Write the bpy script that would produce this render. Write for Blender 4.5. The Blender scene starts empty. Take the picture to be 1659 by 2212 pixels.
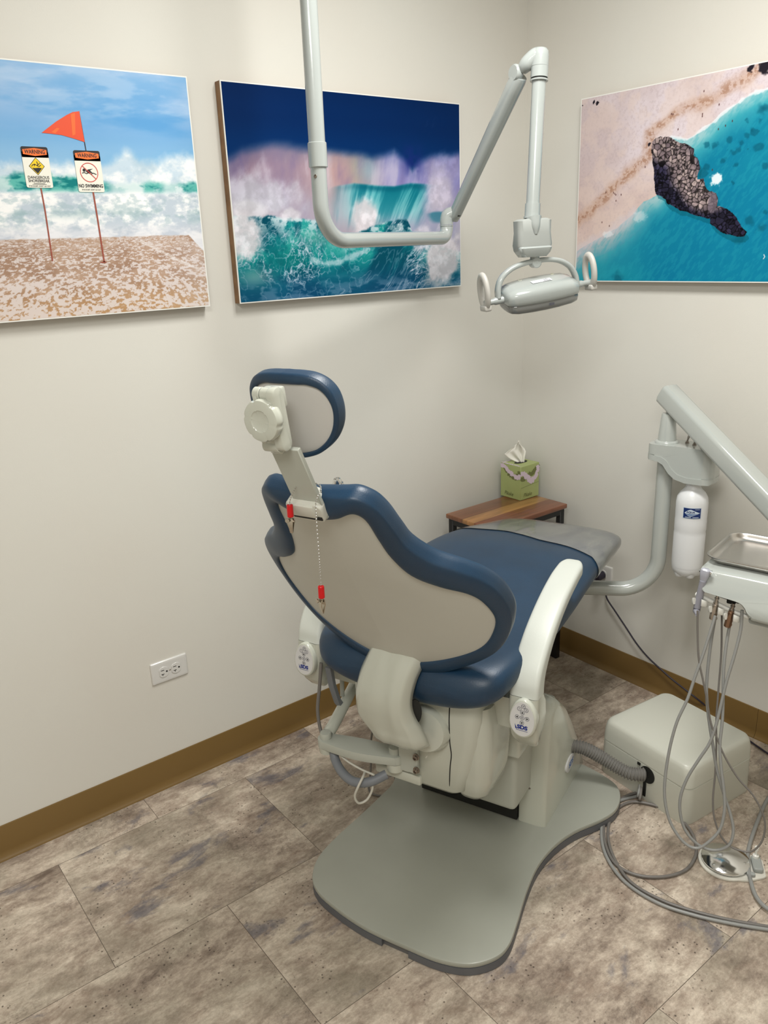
import bpy, bmesh, math, random
import numpy as np
from mathutils import Vector, Matrix, Euler

random.seed(7)
PI = math.pi
scene = bpy.context.scene
COL = scene.collection
scene.view_settings.view_transform = 'Standard'
scene.view_settings.look = 'None'
scene.view_settings.exposure = 0.0

# ------------------------------------------------------------------ colour / materials
def lin(c):
    c = c / 255.0
    return c / 12.92 if c <= 0.04045 else ((c + 0.055) / 1.055) ** 2.4
def rgb(r, g, b): return (lin(r), lin(g), lin(b), 1.0)

MATS = {}
def mat(name, col, rough=0.5, metal=0.0, coat=0.0, bump=None, trans=0.0, alpha=1.0, var=None, spec=None, sss=0.0, emit=None):
    if name in MATS: return MATS[name]
    m = bpy.data.materials.new(name); m.use_nodes = True
    nt = m.node_tree; b = nt.nodes['Principled BSDF']
    b.inputs['Base Color'].default_value = col
    b.inputs['Roughness'].default_value = rough
    b.inputs['Metallic'].default_value = metal
    b.inputs['Coat Weight'].default_value = coat
    b.inputs['Coat Roughness'].default_value = 0.12
    b.inputs['Transmission Weight'].default_value = trans
    b.inputs['Alpha'].default_value = alpha
    if spec is not None: b.inputs['Specular IOR Level'].default_value = spec
    if emit is not None:
        b.inputs['Emission Color'].default_value = emit[0]; b.inputs['Emission Strength'].default_value = emit[1]
    tc = None
    if bump or var:
        tc = nt.nodes.new('ShaderNodeTexCoord')
    if bump:      # (scale, strength, detail)
        n = nt.nodes.new('ShaderNodeTexNoise'); n.inputs['Scale'].default_value = bump[0]; n.inputs['Detail'].default_value = bump[2]
        bp = nt.nodes.new('ShaderNodeBump'); bp.inputs['Strength'].default_value = bump[1]; bp.inputs['Distance'].default_value = 0.002
        nt.links.new(tc.outputs['Object'], n.inputs['Vector']); nt.links.new(n.outputs['Fac'], bp.inputs['Height'])
        nt.links.new(bp.outputs['Normal'], b.inputs['Normal'])
    if var:       # (scale, other colour, contrast)
        n = nt.nodes.new('ShaderNodeTexNoise'); n.inputs['Scale'].default_value = var[0]; n.inputs['Detail'].default_value = 4
        r = nt.nodes.new('ShaderNodeValToRGB'); r.color_ramp.elements[0].position = 0.5 - var[2]; r.color_ramp.elements[1].position = 0.5 + var[2]
        r.color_ramp.elements[0].color = col; r.color_ramp.elements[1].color = var[1]
        nt.links.new(tc.outputs['Object'], n.inputs['Vector']); nt.links.new(n.outputs['Fac'], r.inputs['Fac'])
        nt.links.new(r.outputs['Color'], b.inputs['Base Color'])
    MATS[name] = m
    return m

BEIGE = mat('gloss_beige_plastic', rgb(190, 193, 183), 0.16, coat=0.6, var=(3.0, rgb(190, 192, 179), 0.3))
BEIGE2 = mat('satin_beige_paint', rgb(180, 183, 174), 0.40, var=(5.0, rgb(174, 177, 167), 0.3))
PADARM = mat('textured_armrest_plastic', rgb(200, 204, 197), 0.36, bump=(900.0, 0.12, 2))
PLATE = mat('speckled_base_enamel', rgb(160, 162, 152), 0.38, coat=0.1, bump=(600, 0.03, 2), var=(6.0, rgb(155, 157, 147), 0.2))
LAMPW = mat('lamp_grey_white_paint', rgb(182, 187, 183), 0.18, coat=0.6, var=(4.0, rgb(178, 183, 179), 0.3))
LAMPL = mat('lamp_arm_grey_paint', rgb(164, 170, 168), 0.18, coat=0.6, var=(4.0, rgb(160, 166, 164), 0.3))
LAMPG = mat('lamp_grey_plastic', rgb(154, 158, 155), 0.35)
SHELL = mat('backrest_shell_plastic', rgb(194, 193, 184), 0.42, var=(2.5, rgb(184, 183, 174), 0.25), bump=(500, 0.05, 2))
BLUE = mat('navy_blue_upholstery', rgb(18, 54, 82), 0.42, bump=(420.0, 0.14, 4), var=(9.0, rgb(15, 47, 72), 0.2), spec=0.6)
HEADPL = mat('headrest_plate_grey', rgb(192, 190, 186), 0.5)
CHROME = mat('chrome', (0.78, 0.78, 0.77, 1), 0.12, 1.0)
STEEL = mat('brushed_stainless_steel', (0.60, 0.57, 0.54, 1), 0.27, 1.0, bump=(80, 0.05, 3))
DARKST = mat('dark_nickel', (0.32, 0.28, 0.25, 1), 0.25, 1.0)
BRONZE = mat('bronzed_steel', (0.30, 0.19, 0.13, 1), 0.28, 1.0)
BLACK = mat('black_powder_coat', rgb(20, 20, 22), 0.45)
DARK = mat('dark_gap', rgb(22, 23, 20), 0.7)
HOSE = mat('grey_silicone_hose', rgb(142, 143, 141), 0.38)
HOSED = mat('dark_grey_hose', rgb(112, 108, 104), 0.42)
HOSEB = mat('bluish_grey_tube', rgb(118, 122, 128), 0.5)
WHITE = mat('white_plastic', rgb(226, 226, 220), 0.3, coat=0.3)
OUTLET = mat('outlet_white_plastic', rgb(214, 213, 210), 0.3, coat=0.3)
RED = mat('red_vinyl_grip', rgb(200, 10, 18), 0.3)
PURPLE = mat('black_violet_cord', rgb(34, 28, 44), 0.45)
PANEL = mat('membrane_panel_grey', rgb(206, 206, 206), 0.35)
INK = mat('panel_ink_grey', rgb(82, 82, 100), 0.5)
INKB = mat('panel_ink_black', rgb(14, 14, 22), 0.5)
LOGO = mat('logo_blue', rgb(22, 44, 128), 0.4)
LOGO2 = mat('logo_bright_blue', rgb(30, 100, 180), 0.4)
LABELNAVY = mat('label_navy', rgb(14, 44, 104), 0.4)
LABELPALE = mat('label_pale_blue', rgb(196, 210, 224), 0.4)
GREYRING = mat('handle_ring_grey_plastic', rgb(186, 184, 178), 0.4)

# ------------------------------------------------------------------ mesh builder
def cr(pts, n=8, closed=False):
    P = [Vector(p) for p in pts]; m = len(P); out = []
    rng = range(m) if closed else range(m - 1)
    for i in rng:
        p0 = P[(i - 1) % m] if (closed or i > 0) else P[0] * 2 - P[1]
        p1 = P[i]; p2 = P[(i + 1) % m]
        p3 = P[(i + 2) % m] if (closed or i + 2 < m) else P[-1] * 2 - P[-2]
        for k in range(n):
            t = k / n
            out.append(0.5 * ((2 * p1) + (p2 - p0) * t + (2 * p0 - 5 * p1 + 4 * p2 - p3) * t * t + (3 * p1 - p0 - 3 * p2 + p3) * t ** 3))
    if not closed: out.append(P[-1])
    return out

class MB:
    def __init__(s): s.v = []; s.f = []; s.m = []
    def add(s, vs, fs, mi=0, M=None):
        o = len(s.v)
        if M is not None: vs = [M @ Vector(v) for v in vs]
        s.v += [tuple(v) for v in vs]
        for f in fs: s.f.append(tuple(i + o for i in f)); s.m.append(mi)
    def bm(s, fn, mi=0, M=None):
        b = bmesh.new(); fn(b)
        b.verts.index_update()
        s.add([v.co.copy() for v in b.verts], [[v.index for v in f.verts] for f in b.faces], mi, M); b.free()
    def box(s, c, size, bev=0.0, seg=3, mi=0, M=None, top=1.0, topy=None):
        """bevelled box; `top` narrows its upper face"""
        def fn(b):
            bmesh.ops.create_cube(b, size=1.0)
            for v in b.verts:
                k = top if v.co.z > 0 else 1.0
                ky = (topy if topy is not None else top) if v.co.z > 0 else 1.0
                v.co = Vector((c[0] + v.co.x * size[0] * k, c[1] + v.co.y * size[1] * ky, c[2] + v.co.z * size[2]))
            if bev > 0: bmesh.ops.bevel(b, geom=list(b.edges), offset=bev, segments=seg, profile=0.5, affect='EDGES', clamp_overlap=True)
        s.bm(fn, mi, M)
    def prism(s, pts, h0, h1, axis='z', bev=0.0, seg=2, mi=0, M=None):
        """outline (a,b) extruded; axis z:(a,b,h) y:(a,h,b) x:(h,a,b)"""
        def co(a, b_, h):
            return {'z': (a, b_, h), 'y': (a, h, b_), 'x': (h, a, b_)}[axis]
        def fn(b):
            lo = [b.verts.new(co(p[0], p[1], h0)) for p in pts]; hi = [b.verts.new(co(p[0], p[1], h1)) for p in pts]
            n = len(pts)
            fb = b.faces.new(lo); ft = b.faces.new(hi)
            for i in range(n): b.faces.new((lo[i], lo[(i + 1) % n], hi[(i + 1) % n], hi[i]))
            bmesh.ops.recalc_face_normals(b, faces=list(b.faces))
            if bev > 0:
                es = [e for f in (fb, ft) for e in f.edges]
                bmesh.ops.bevel(b, geom=list(set(es)), offset=bev, segments=seg, profile=0.5, affect='EDGES', clamp_overlap=True)
            bmesh.ops.triangulate(b, faces=[f for f in b.faces if len(f.verts) > 8])
        s.bm(fn, mi, M)
    def tube(s, path, r, n=16, mi=0, M=None, caps=True, smooth=0, closed=False, flat=1.0):
        P = cr(path, smooth, closed) if smooth else [Vector(p) for p in path]
        m = len(P)
        if not isinstance(r, (list, tuple)): R = [r] * m
        else:
            R = []
            for i in range(m):
                x = i / (m - 1) * (len(r) - 1); j = min(int(x), len(r) - 2); R.append(r[j] + (r[j + 1] - r[j]) * (x - j))
        vs, fs = [], []
        prev = None
        for i, p in enumerate(P):
            if closed: t = P[(i + 1) % m] - P[i - 1]
            else: t = P[min(i + 1, m - 1)] - P[max(i - 1, 0)]
            t.normalize()
            if prev is None:
                u = t.orthogonal().normalized()
                if abs(t.z) < 0.9: u = Vector((0, 0, 1)).cross(t).normalized()
            else:
                u = (prev - t * prev.dot(t)).normalized()
            w = t.cross(u); prev = u
            for k in range(n):
                a = 2 * PI * k / n
                vs.append(p + (u * math.cos(a) + w * math.sin(a) * flat) * R[i])
        segs = m if closed else m - 1
        for i in range(segs):
            for k in range(n):
                a = i * n + k; b_ = i * n + (k + 1) % n; c = ((i + 1) % m) * n
                fs.append((a, b_, c + (k + 1) % n, c + k))
        if caps and not closed:
            fs.append(tuple(range(n - 1, -1, -1))); fs.append(tuple((m - 1) * n + k for k in range(n)))
        s.add(vs, fs, mi, M)
    def lathe(s, prof, n=32, mi=0, M=None, wob=None):
        """profile [(r,h)] turned round local z"""
        vs, fs = [], []
        for (r, h) in prof:
            for k in range(n):
                a = 2 * PI * k / n; q = r * (wob(a) if wob else 1.0)
                vs.append((q * math.cos(a), q * math.sin(a), h))
        for i in range(len(prof) - 1):
            for k in range(n): fs.append((i * n + k, i * n + (k + 1) % n, (i + 1) * n + (k + 1) % n, (i + 1) * n + k))
        fs.append(tuple(range(n - 1, -1, -1))); fs.append(tuple((len(prof) - 1) * n + k for k in range(n)))
        s.add(vs, fs, mi, M)
    def loft(s, rings, mi=0, M=None, cap0=True, cap1=True, closed=True):
        n = len(rings[0]); vs = [p for r in rings for p in r]; fs = []
        for i in range(len(rings) - 1):
            for k in range(n if closed else n - 1): fs.append((i * n + k, i * n + (k + 1) % n, (i + 1) * n + (k + 1) % n, (i + 1) * n + k))
        if cap0: fs.append(tuple(range(n - 1, -1, -1)))
        if cap1: fs.append(tuple((len(rings) - 1) * n + k for k in range(n)))
        s.add(vs, fs, mi, M)
    def poly(s, pts, mi=0, M=None): s.add(pts, [tuple(range(len(pts)))], mi, M)
    def text(s, body, size, M, mi=0, extrude=0.0, bold=0.0, align='CENTER', sx=1.0, shear=0.0):
        cu = bpy.data.curves.new('t', 'FONT'); cu.body = body; cu.size = size; cu.align_x = align; cu.align_y = 'CENTER'
        cu.extrude = extrude; cu.offset = bold; cu.shear = shear; cu.resolution_u = 3
        ob = bpy.data.objects.new('t', cu); COL.objects.link(ob)
        dg = bpy.context.evaluated_depsgraph_get(); dg.update()
        me = bpy.data.meshes.new_from_object(ob.evaluated_get(dg))
        s.add([Vector((v.co.x * sx, v.co.y, v.co.z)) for v in me.vertices], [tuple(p.vertices) for p in me.polygons], mi, M)
        bpy.data.objects.remove(ob); bpy.data.curves.remove(cu); bpy.data.meshes.remove(me)
    def build(s, name, mats, parent=None, smooth=True, angle=38, sub=0, recalc=True, label=None):
        me = bpy.data.meshes.new(name); me.from_pydata(s.v, [], s.f)
        if not isinstance(mats, (list, tuple)): mats = [mats]
        for m in mats: me.materials.append(m)
        b = bmesh.new(); b.from_mesh(me)
        b.faces.ensure_lookup_table()
        for i, f in enumerate(b.faces):
            if i < len(s.m): f.material_index = s.m[i]
        if recalc: bmesh.ops.recalc_face_normals(b, faces=list(b.faces))
        if smooth:
            for f in b.faces: f.smooth = True
            for e in b.edges:
                if len(e.link_faces) == 2:
                    e.smooth = e.calc_face_angle(0) < math.radians(angle)
        b.to_mesh(me); b.free()
        o = bpy.data.objects.new(name, me); COL.objects.link(o)
        if parent is not None: o.parent = parent
        if sub:
            md = o.modifiers.new('sub', 'SUBSURF'); md.levels = sub; md.render_levels = sub
        if label: o['label'] = label
        return o

def thing(name, label, cat, loc=(0, 0, 0), rot=(0, 0, 0), group=None):
    o = bpy.data.objects.new(name, None); COL.objects.link(o); o.empty_display_size = 0.1
    o.location = loc; o.rotation_euler = rot; o['label'] = label; o['category'] = cat
    if group: o['group'] = group
    return o
def tag(o, label, cat, group=None):
    o['label'] = label; o['category'] = cat
    if group: o['group'] = group
    return o
def structure(o): o['kind'] = 'structure'; return o
def axisM(origin, z, x=None):
    """frame whose local z points along z"""
    z = Vector(z).normalized()
    x = Vector(x) if x is not None else z.orthogonal()
    y = z.cross(x).normalized(); x = y.cross(z).normalized()
    M = Matrix.Identity(4)
    for i in range(3): M[i][0] = x[i]; M[i][1] = y[i]; M[i][2] = z[i]; M[i][3] = origin[i]
    return M
def arcpts(cx, cy, r, a0, a1, n=8):
    return [(cx + r * math.cos(math.radians(a0 + (a1 - a0) * i / n)), cy + r * math.sin(math.radians(a0 + (a1 - a0) * i / n))) for i in range(n + 1)]
def roundrect(x0, y0, x1, y1, r, n=6):
    return arcpts(x1 - r, y1 - r, r, 0, 90, n) + arcpts(x0 + r, y1 - r, r, 90, 180, n) + arcpts(x0 + r, y0 + r, r, 180, 270, n) + arcpts(x1 - r, y0 + r, r, 270, 360, n)
def sm2(pts, n=6, closed=True):
    return [(p.x, p.y) for p in cr([(a, b, 0) for a, b in pts], n, closed)]

# ------------------------------------------------------------------ camera
cam = bpy.data.cameras.new('camera'); co = bpy.data.objects.new('camera', cam); COL.objects.link(co)
CF, CYAW, CPITCH, CROLL = 1730.40, math.radians(52.6105), math.radians(-18.1849), math.radians(-2.30712)
fwd = Vector((math.cos(CYAW) * math.cos(CPITCH), math.sin(CYAW) * math.cos(CPITCH), math.sin(CPITCH)))
rt = Vector((math.sin(CYAW), -math.cos(CYAW), 0)); up = rt.cross(fwd)
r2 = rt * math.cos(CROLL) + up * math.sin(CROLL); u2 = -rt * math.sin(CROLL) + up * math.cos(CROLL)
Mc = Matrix.Identity(4)
for i in range(3): Mc[i][0] = r2[i]; Mc[i][1] = u2[i]; Mc[i][2] = -fwd[i]; Mc[i][3] = (-2.31537, -2.11876, 1.56824)[i]
co.matrix_world = Mc
cam.sensor_fit = 'HORIZONTAL'; cam.sensor_width = 36.0; cam.lens = CF / 1659 * 36.0
cam.clip_start = 0.05
scene.camera = co

# ------------------------------------------------------------------ room shell
def wallmat():
    m = bpy.data.materials.new('cream_wall_paint'); m.use_nodes = True; nt = m.node_tree; b = nt.nodes['Principled BSDF']
    tc = nt.nodes.new('ShaderNodeTexCoord')
    n = nt.nodes.new('ShaderNodeTexNoise'); n.inputs['Scale'].default_value = 1.6; n.inputs['Detail'].default_value = 3
    r = nt.nodes.new('ShaderNodeValToRGB'); r.color_ramp.elements[0].position = 0.35; r.color_ramp.elements[1].position = 0.7
    r.color_ramp.elements[0].color = rgb(217, 216, 209); r.color_ramp.elements[1].color = rgb(215, 212, 204)
    n2 = nt.nodes.new('ShaderNodeTexNoise'); n2.inputs['Scale'].default_value = 260; n2.inputs['Detail'].default_value = 3
    bp = nt.nodes.new('ShaderNodeBump'); bp.inputs['Strength'].default_value = 0.10; bp.inputs['Distance'].default_value = 0.002
    L = nt.links
    L.new(tc.outputs['Object'], n.inputs['Vector']); L.new(n.outputs['Fac'], r.inputs['Fac']); L.new(r.outputs['Color'], b.inputs['Base Color'])
    L.new(tc.outputs['Object'], n2.inputs['Vector']); L.new(n2.outputs['Fac'], bp.inputs['Height']); L.new(bp.outputs['Normal'], b.inputs['Normal'])
    b.inputs['Roughness'].default_value = 0.62; b.inputs['Specular IOR Level'].default_value = 0.3
    return m
WALL = wallmat()

def floormat():
    m = bpy.data.materials.new('stone_look_vinyl_tile'); m.use_nodes = True; nt = m.node_tree; b = nt.nodes['Principled BSDF']; L = nt.links
    N = nt.nodes.new
    tc = N('ShaderNodeTexCoord')
    mp = N('ShaderNodeMapping'); mp.inputs['Location'].default_value = (1.676, 0.56, 0)
    L.new(tc.outputs['Object'], mp.inputs['Vector'])
    br = N('ShaderNodeTexBrick'); br.offset = 0.5; br.offset_frequency = 2; br.squash = 1.0
    br.inputs['Scale'].default_value = 1.0; br.inputs['Brick Width'].default_value = 0.578; br.inputs['Row Height'].default_value = 0.432
    br.inputs['Mortar Size'].default_value = 0.0008; br.inputs['Mortar Smooth'].default_value = 0.2; br.inputs['Bias'].default_value = 0.0
    br.inputs['Color1'].default_value = (0, 0, 0, 1); br.inputs['Color2'].default_value = (1, 1, 1, 1); br.inputs['Mortar'].default_value = (0.5, 0.5, 0.5, 1)
    L.new(mp.outputs['Vector'], br.inputs['Vector'])
    # each tile shifts the stone pattern, so the print breaks at the seams
    sh = N('ShaderNodeVectorMath'); sh.operation = 'MULTIPLY_ADD'
    sh.inputs[1].default_value = (7.3, 3.1, 5.7)
    L.new(br.outputs['Color'], sh.inputs[0]); L.new(tc.outputs['Object'], sh.inputs[2])
    def noise(sc, det, dist=0.0, rough=0.6, vec=None, stretch=None):
        n = N('ShaderNodeTexNoise'); n.inputs['Scale'].default_value = sc; n.inputs['Detail'].default_value = det
        n.inputs['Distortion'].default_value = dist; n.inputs['Roughness'].default_value = rough
        src = sh.outputs[0]
        if stretch:
            q = N('ShaderNodeMapping'); q.inputs['Scale'].default_value = stretch; L.new(src, q.inputs['Vector']); src = q.outputs['Vector']
        L.new(src, n.inputs['Vector']); return n.outputs['Fac']
    def ramp(src, stops):
        r = N('ShaderNodeValToRGB'); el = r.color_ramp.elements
        while len(el) < len(stops): el.new(0.5)
        for e, (p, c) in zip(el, stops): e.position = p; e.color = c
        L.new(src, r.inputs['Fac']); return r.outputs['Color']
    def mix(f, a, c, mode='MIX'):
        x = N('ShaderNodeMix'); x.data_type = 'RGBA'; x.blend_type = mode
        if isinstance(f, float): x.inputs[0].default_value = f
        else: L.new(f, x.inputs[0])
        for s, i in ((a, 6), (c, 7)):
            if isinstance(s, tuple): x.inputs[i].default_value = s
            else: L.new(s, x.inputs[i])
        return x.outputs[2]
    base = ramp(noise(8.5, 14, 0.15, 0.78, stretch=(0.6, 1.15, 1)), [(0.34, rgb(112, 98, 88)), (0.43, rgb(150, 136, 123)), (0.52, rgb(184, 170, 155)), (0.61, rgb(214, 202, 186)), (0.8, rgb(194, 182, 167))])
    brown = ramp(noise(9.5, 9, 0.5, 0.72, stretch=(0.8, 1.1, 1)), [(0.52, (0, 0, 0, 1)), (0.64, (0.5, 0.5, 0.5, 1))])
    c = mix(brown, base, rgb(132, 112, 98))
    grey = ramp(noise(2.6, 6, 0.6, 0.65), [(0.46, (0, 0, 0, 1)), (0.66, (0.55, 0.55, 0.55, 1))])
    c = mix(grey, c, rgb(140, 134, 118))
    blue = ramp(noise(5.2, 7, 0.3, 0.64, stretch=(0.7, 1.4, 1.7)), [(0.595, (0, 0, 0, 1)), (0.66, (0.66, 0.66, 0.66, 1))])
    c = mix(blue, c, rgb(92, 92, 104))
    grain = ramp(noise(85, 6, 0.2, 0.8), [(0.34, (0.82, 0.81, 0.80, 1)), (0.66, (1.12, 1.12, 1.12, 1))])
    c = mix(1.0, c, grain, 'MULTIPLY')
    # small dark pits
    vo = N('ShaderNodeTexVoronoi'); vo.inputs['Scale'].default_value = 75; vo.inputs['Randomness'].default_value = 1.0; L.new(sh.outputs[0], vo.inputs['Vector'])
    pit = ramp(vo.outputs['Distance'], [(0.10, (1, 1, 1, 1)), (0.22, (0, 0, 0, 1))])
    clump = ramp(noise(7.5, 5, 0.0, 0.6), [(0.50, (0, 0, 0, 1)), (0.58, (1, 1, 1, 1))])
    pk = mix(1.0, pit, clump, 'MULTIPLY')
    pk2 = mix(1.0, pk, (0.85, 0.85, 0.85, 1), 'MULTIPLY')
    c = mix(pk2, c, rgb(62, 52, 46))
    vein = ramp(noise(26, 6, 1.4, 0.7), [(0.475, (0, 0, 0, 1)), (0.5, (0.4, 0.4, 0.4, 1)), (0.525, (0, 0, 0, 1))])
    vm = mix(1.0, vein, ramp(noise(4, 3), [(0.5, (0, 0, 0, 1)), (0.62, (1, 1, 1, 1))]), 'MULTIPLY')
    c = mix(vm, c, rgb(70, 62, 58))
    c = mix(br.outputs['Fac'], c, rgb(92, 82, 72))
    L.new(c, b.inputs['Base Color'])
    b.inputs['Roughness'].default_value = 0.5; b.inputs['Specular IOR Level'].default_value = 0.25
    bp = N('ShaderNodeBump'); bp.inputs['Strength'].default_value = 0.10; bp.inputs['Distance'].default_value = 0.002
    L.new(noise(60, 5), bp.inputs['Height']); L.new(bp.outputs['Normal'], b.inputs['Normal'])
    return m
FLOOR = floormat()

RX0, RY0, RZ = -3.9, -3.7, 2.62
mb = MB(); mb.box(((RX0 + 0) / 2, RY0 / 2, -0.05), (-RX0, -RY0, 0.1)); structure(mb.build('floor', FLOOR, smooth=False))
mb = MB(); mb.box(((RX0) / 2, 0.05, RZ / 2), (-RX0 + 0.2, 0.1, RZ)); structure(mb.build('wall_left', WALL, smooth=False))
mb = MB(); mb.box((0.05, RY0 / 2, RZ / 2), (0.1, -RY0, RZ)); structure(mb.build('wall_right', WALL, smooth=False))
mb = MB(); mb.box((RX0 - 0.05, RY0 / 2, RZ / 2), (0.1, -RY0 - 0.002, RZ)); structure(mb.build('wall_back', WALL, smooth=False))
mb = MB(); mb.box((RX0 / 2, RY0 - 0.05, RZ / 2), (-RX0 + 0.2, 0.1, RZ)); structure(mb.build('wall_front', WALL, smooth=False))
CEIL = mat('ceiling_tile', rgb(226, 224, 216), 0.8, bump=(120, 0.3, 4))
mb = MB(); mb.box((RX0 / 2, RY0 / 2, RZ + 0.05), (-RX0 + 0.2, -RY0 + 0.2, 0.1)); structure(mb.build('ceiling', CEIL, smooth=False))
BASEB = mat('brown_vinyl_cove_base', rgb(120, 94, 50), 0.42, var=(2.0, rgb(112, 87, 45), 0.3), bump=(40, 0.05, 2))
# cove profile (distance from wall, height): flat face, flared toe
prof = [(0.0, 0.103), (0.0035, 0.103), (0.0045, 0.101), (0.0045, 0.026), (0.0055, 0.019), (0.0085, 0.011), (0.012, 0.005), (0.0155, 0.002), (0.0155, 0.0), (0.0, 0.0)]
mb = MB(); mb.loft([[(RX0, -d, h) for d, h in prof], [(-0.0, -d, h) for d, h in prof]]); structure(mb.build('baseboard_left', BASEB, smooth=True, angle=50))
mb = MB()
for (y0, y1) in ((-0.0155, -1.0495), (-1.0505, RY0)):      # a butt joint in the strip
    mb.loft([[(-d, y0, h) for d, h in prof], [(-d, y1, h) for d, h in prof]])
structure(mb.build('baseboard_right', BASEB, smooth=True, angle=50))

# ------------------------------------------------------------------ lights (ceiling panels)
def area(name, loc, sx, sy, power, col=(1.0, 0.985, 0.945)):
    l = bpy.data.lights.new(name, 'AREA'); l.shape = 'RECTANGLE'; l.size = sx; l.size_y = sy; l.energy = power; l.color = col
    o = bpy.data.objects.new(name, l); COL.objects.link(o); o.location = loc; return o
area('ceiling_panel_light', (-1.05, -1.15, 2.60), 0.42, 0.65, 34)
area('ceiling_panel_light', (-2.75, -2.3, 2.60), 0.6, 1.15, 41)
w = bpy.data.worlds.new('world'); scene.world = w; w.use_nodes = True
w.node_tree.nodes['Background'].inputs[0].default_value = (0.9, 0.92, 1.0, 1); w.node_tree.nodes['Background'].inputs[1].default_value = 0.2
# ------------------------------------------------------------------ photographs on the walls
def vnoise(x, y, seed):
    rs = np.random.RandomState(seed); T = rs.rand(256, 256)
    xi = np.floor(x).astype(int); yi = np.floor(y).astype(int); fx = x - xi; fy = y - yi
    fx = fx * fx * (3 - 2 * fx); fy = fy * fy * (3 - 2 * fy)
    a = T[xi % 256, yi % 256]; b = T[(xi + 1) % 256, yi % 256]; c = T[xi % 256, (yi + 1) % 256]; d = T[(xi + 1) % 256, (yi + 1) % 256]
    return (a * (1 - fx) + b * fx) * (1 - fy) + (c * (1 - fx) + d * fx) * fy
def fbm(x, y, seed=0, oct=5, gain=0.5):
    s = 0; a = 1.0; t = 0
    for i in range(oct):
        s = s + a * vnoise(x * 2 ** i + 17.3 * i, y * 2 ** i + 5.1 * i, seed + i); t += a; a *= gain
    return s / t
def sst(a, b, x):
    t = np.clip((x - a) / (b - a), 0, 1); return t * t * (3 - 2 * t)
def C3(*c): return np.array(c, float)
def mx(A, B, f): return A * (1 - f[..., None]) + B * f[..., None]
def lerp(xs, ys, x): return np.interp(x, xs, ys)
def inpoly(X, Y, P):
    r = np.zeros(X.shape, bool); n = len(P)
    for i in range(n):
        x1, y1 = P[i]; x2, y2 = P[(i + 1) % n]
        if y1 == y2: continue
        c = ((y1 > Y) != (y2 > Y)) & (X < (x2 - x1) * (Y - y1) / (y2 - y1) + x1); r ^= c
    return r
def segd(X, Y, P, asp=1.51):
    d = np.full(X.shape, 9.0)
    for (x1, y1), (x2, y2) in zip(P[:-1], P[1:]):
        ax, ay, bx, by = x1 * asp, y1, x2 * asp, y2
        px, py = X * asp, Y
        t = np.clip(((px - ax) * (bx - ax) + (py - ay) * (by - ay)) / ((bx - ax) ** 2 + (by - ay) ** 2 + 1e-12), 0, 1)
        d = np.minimum(d, np.hypot(px - ax - t * (bx - ax), py - ay - t * (by - ay)))
    return d

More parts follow.
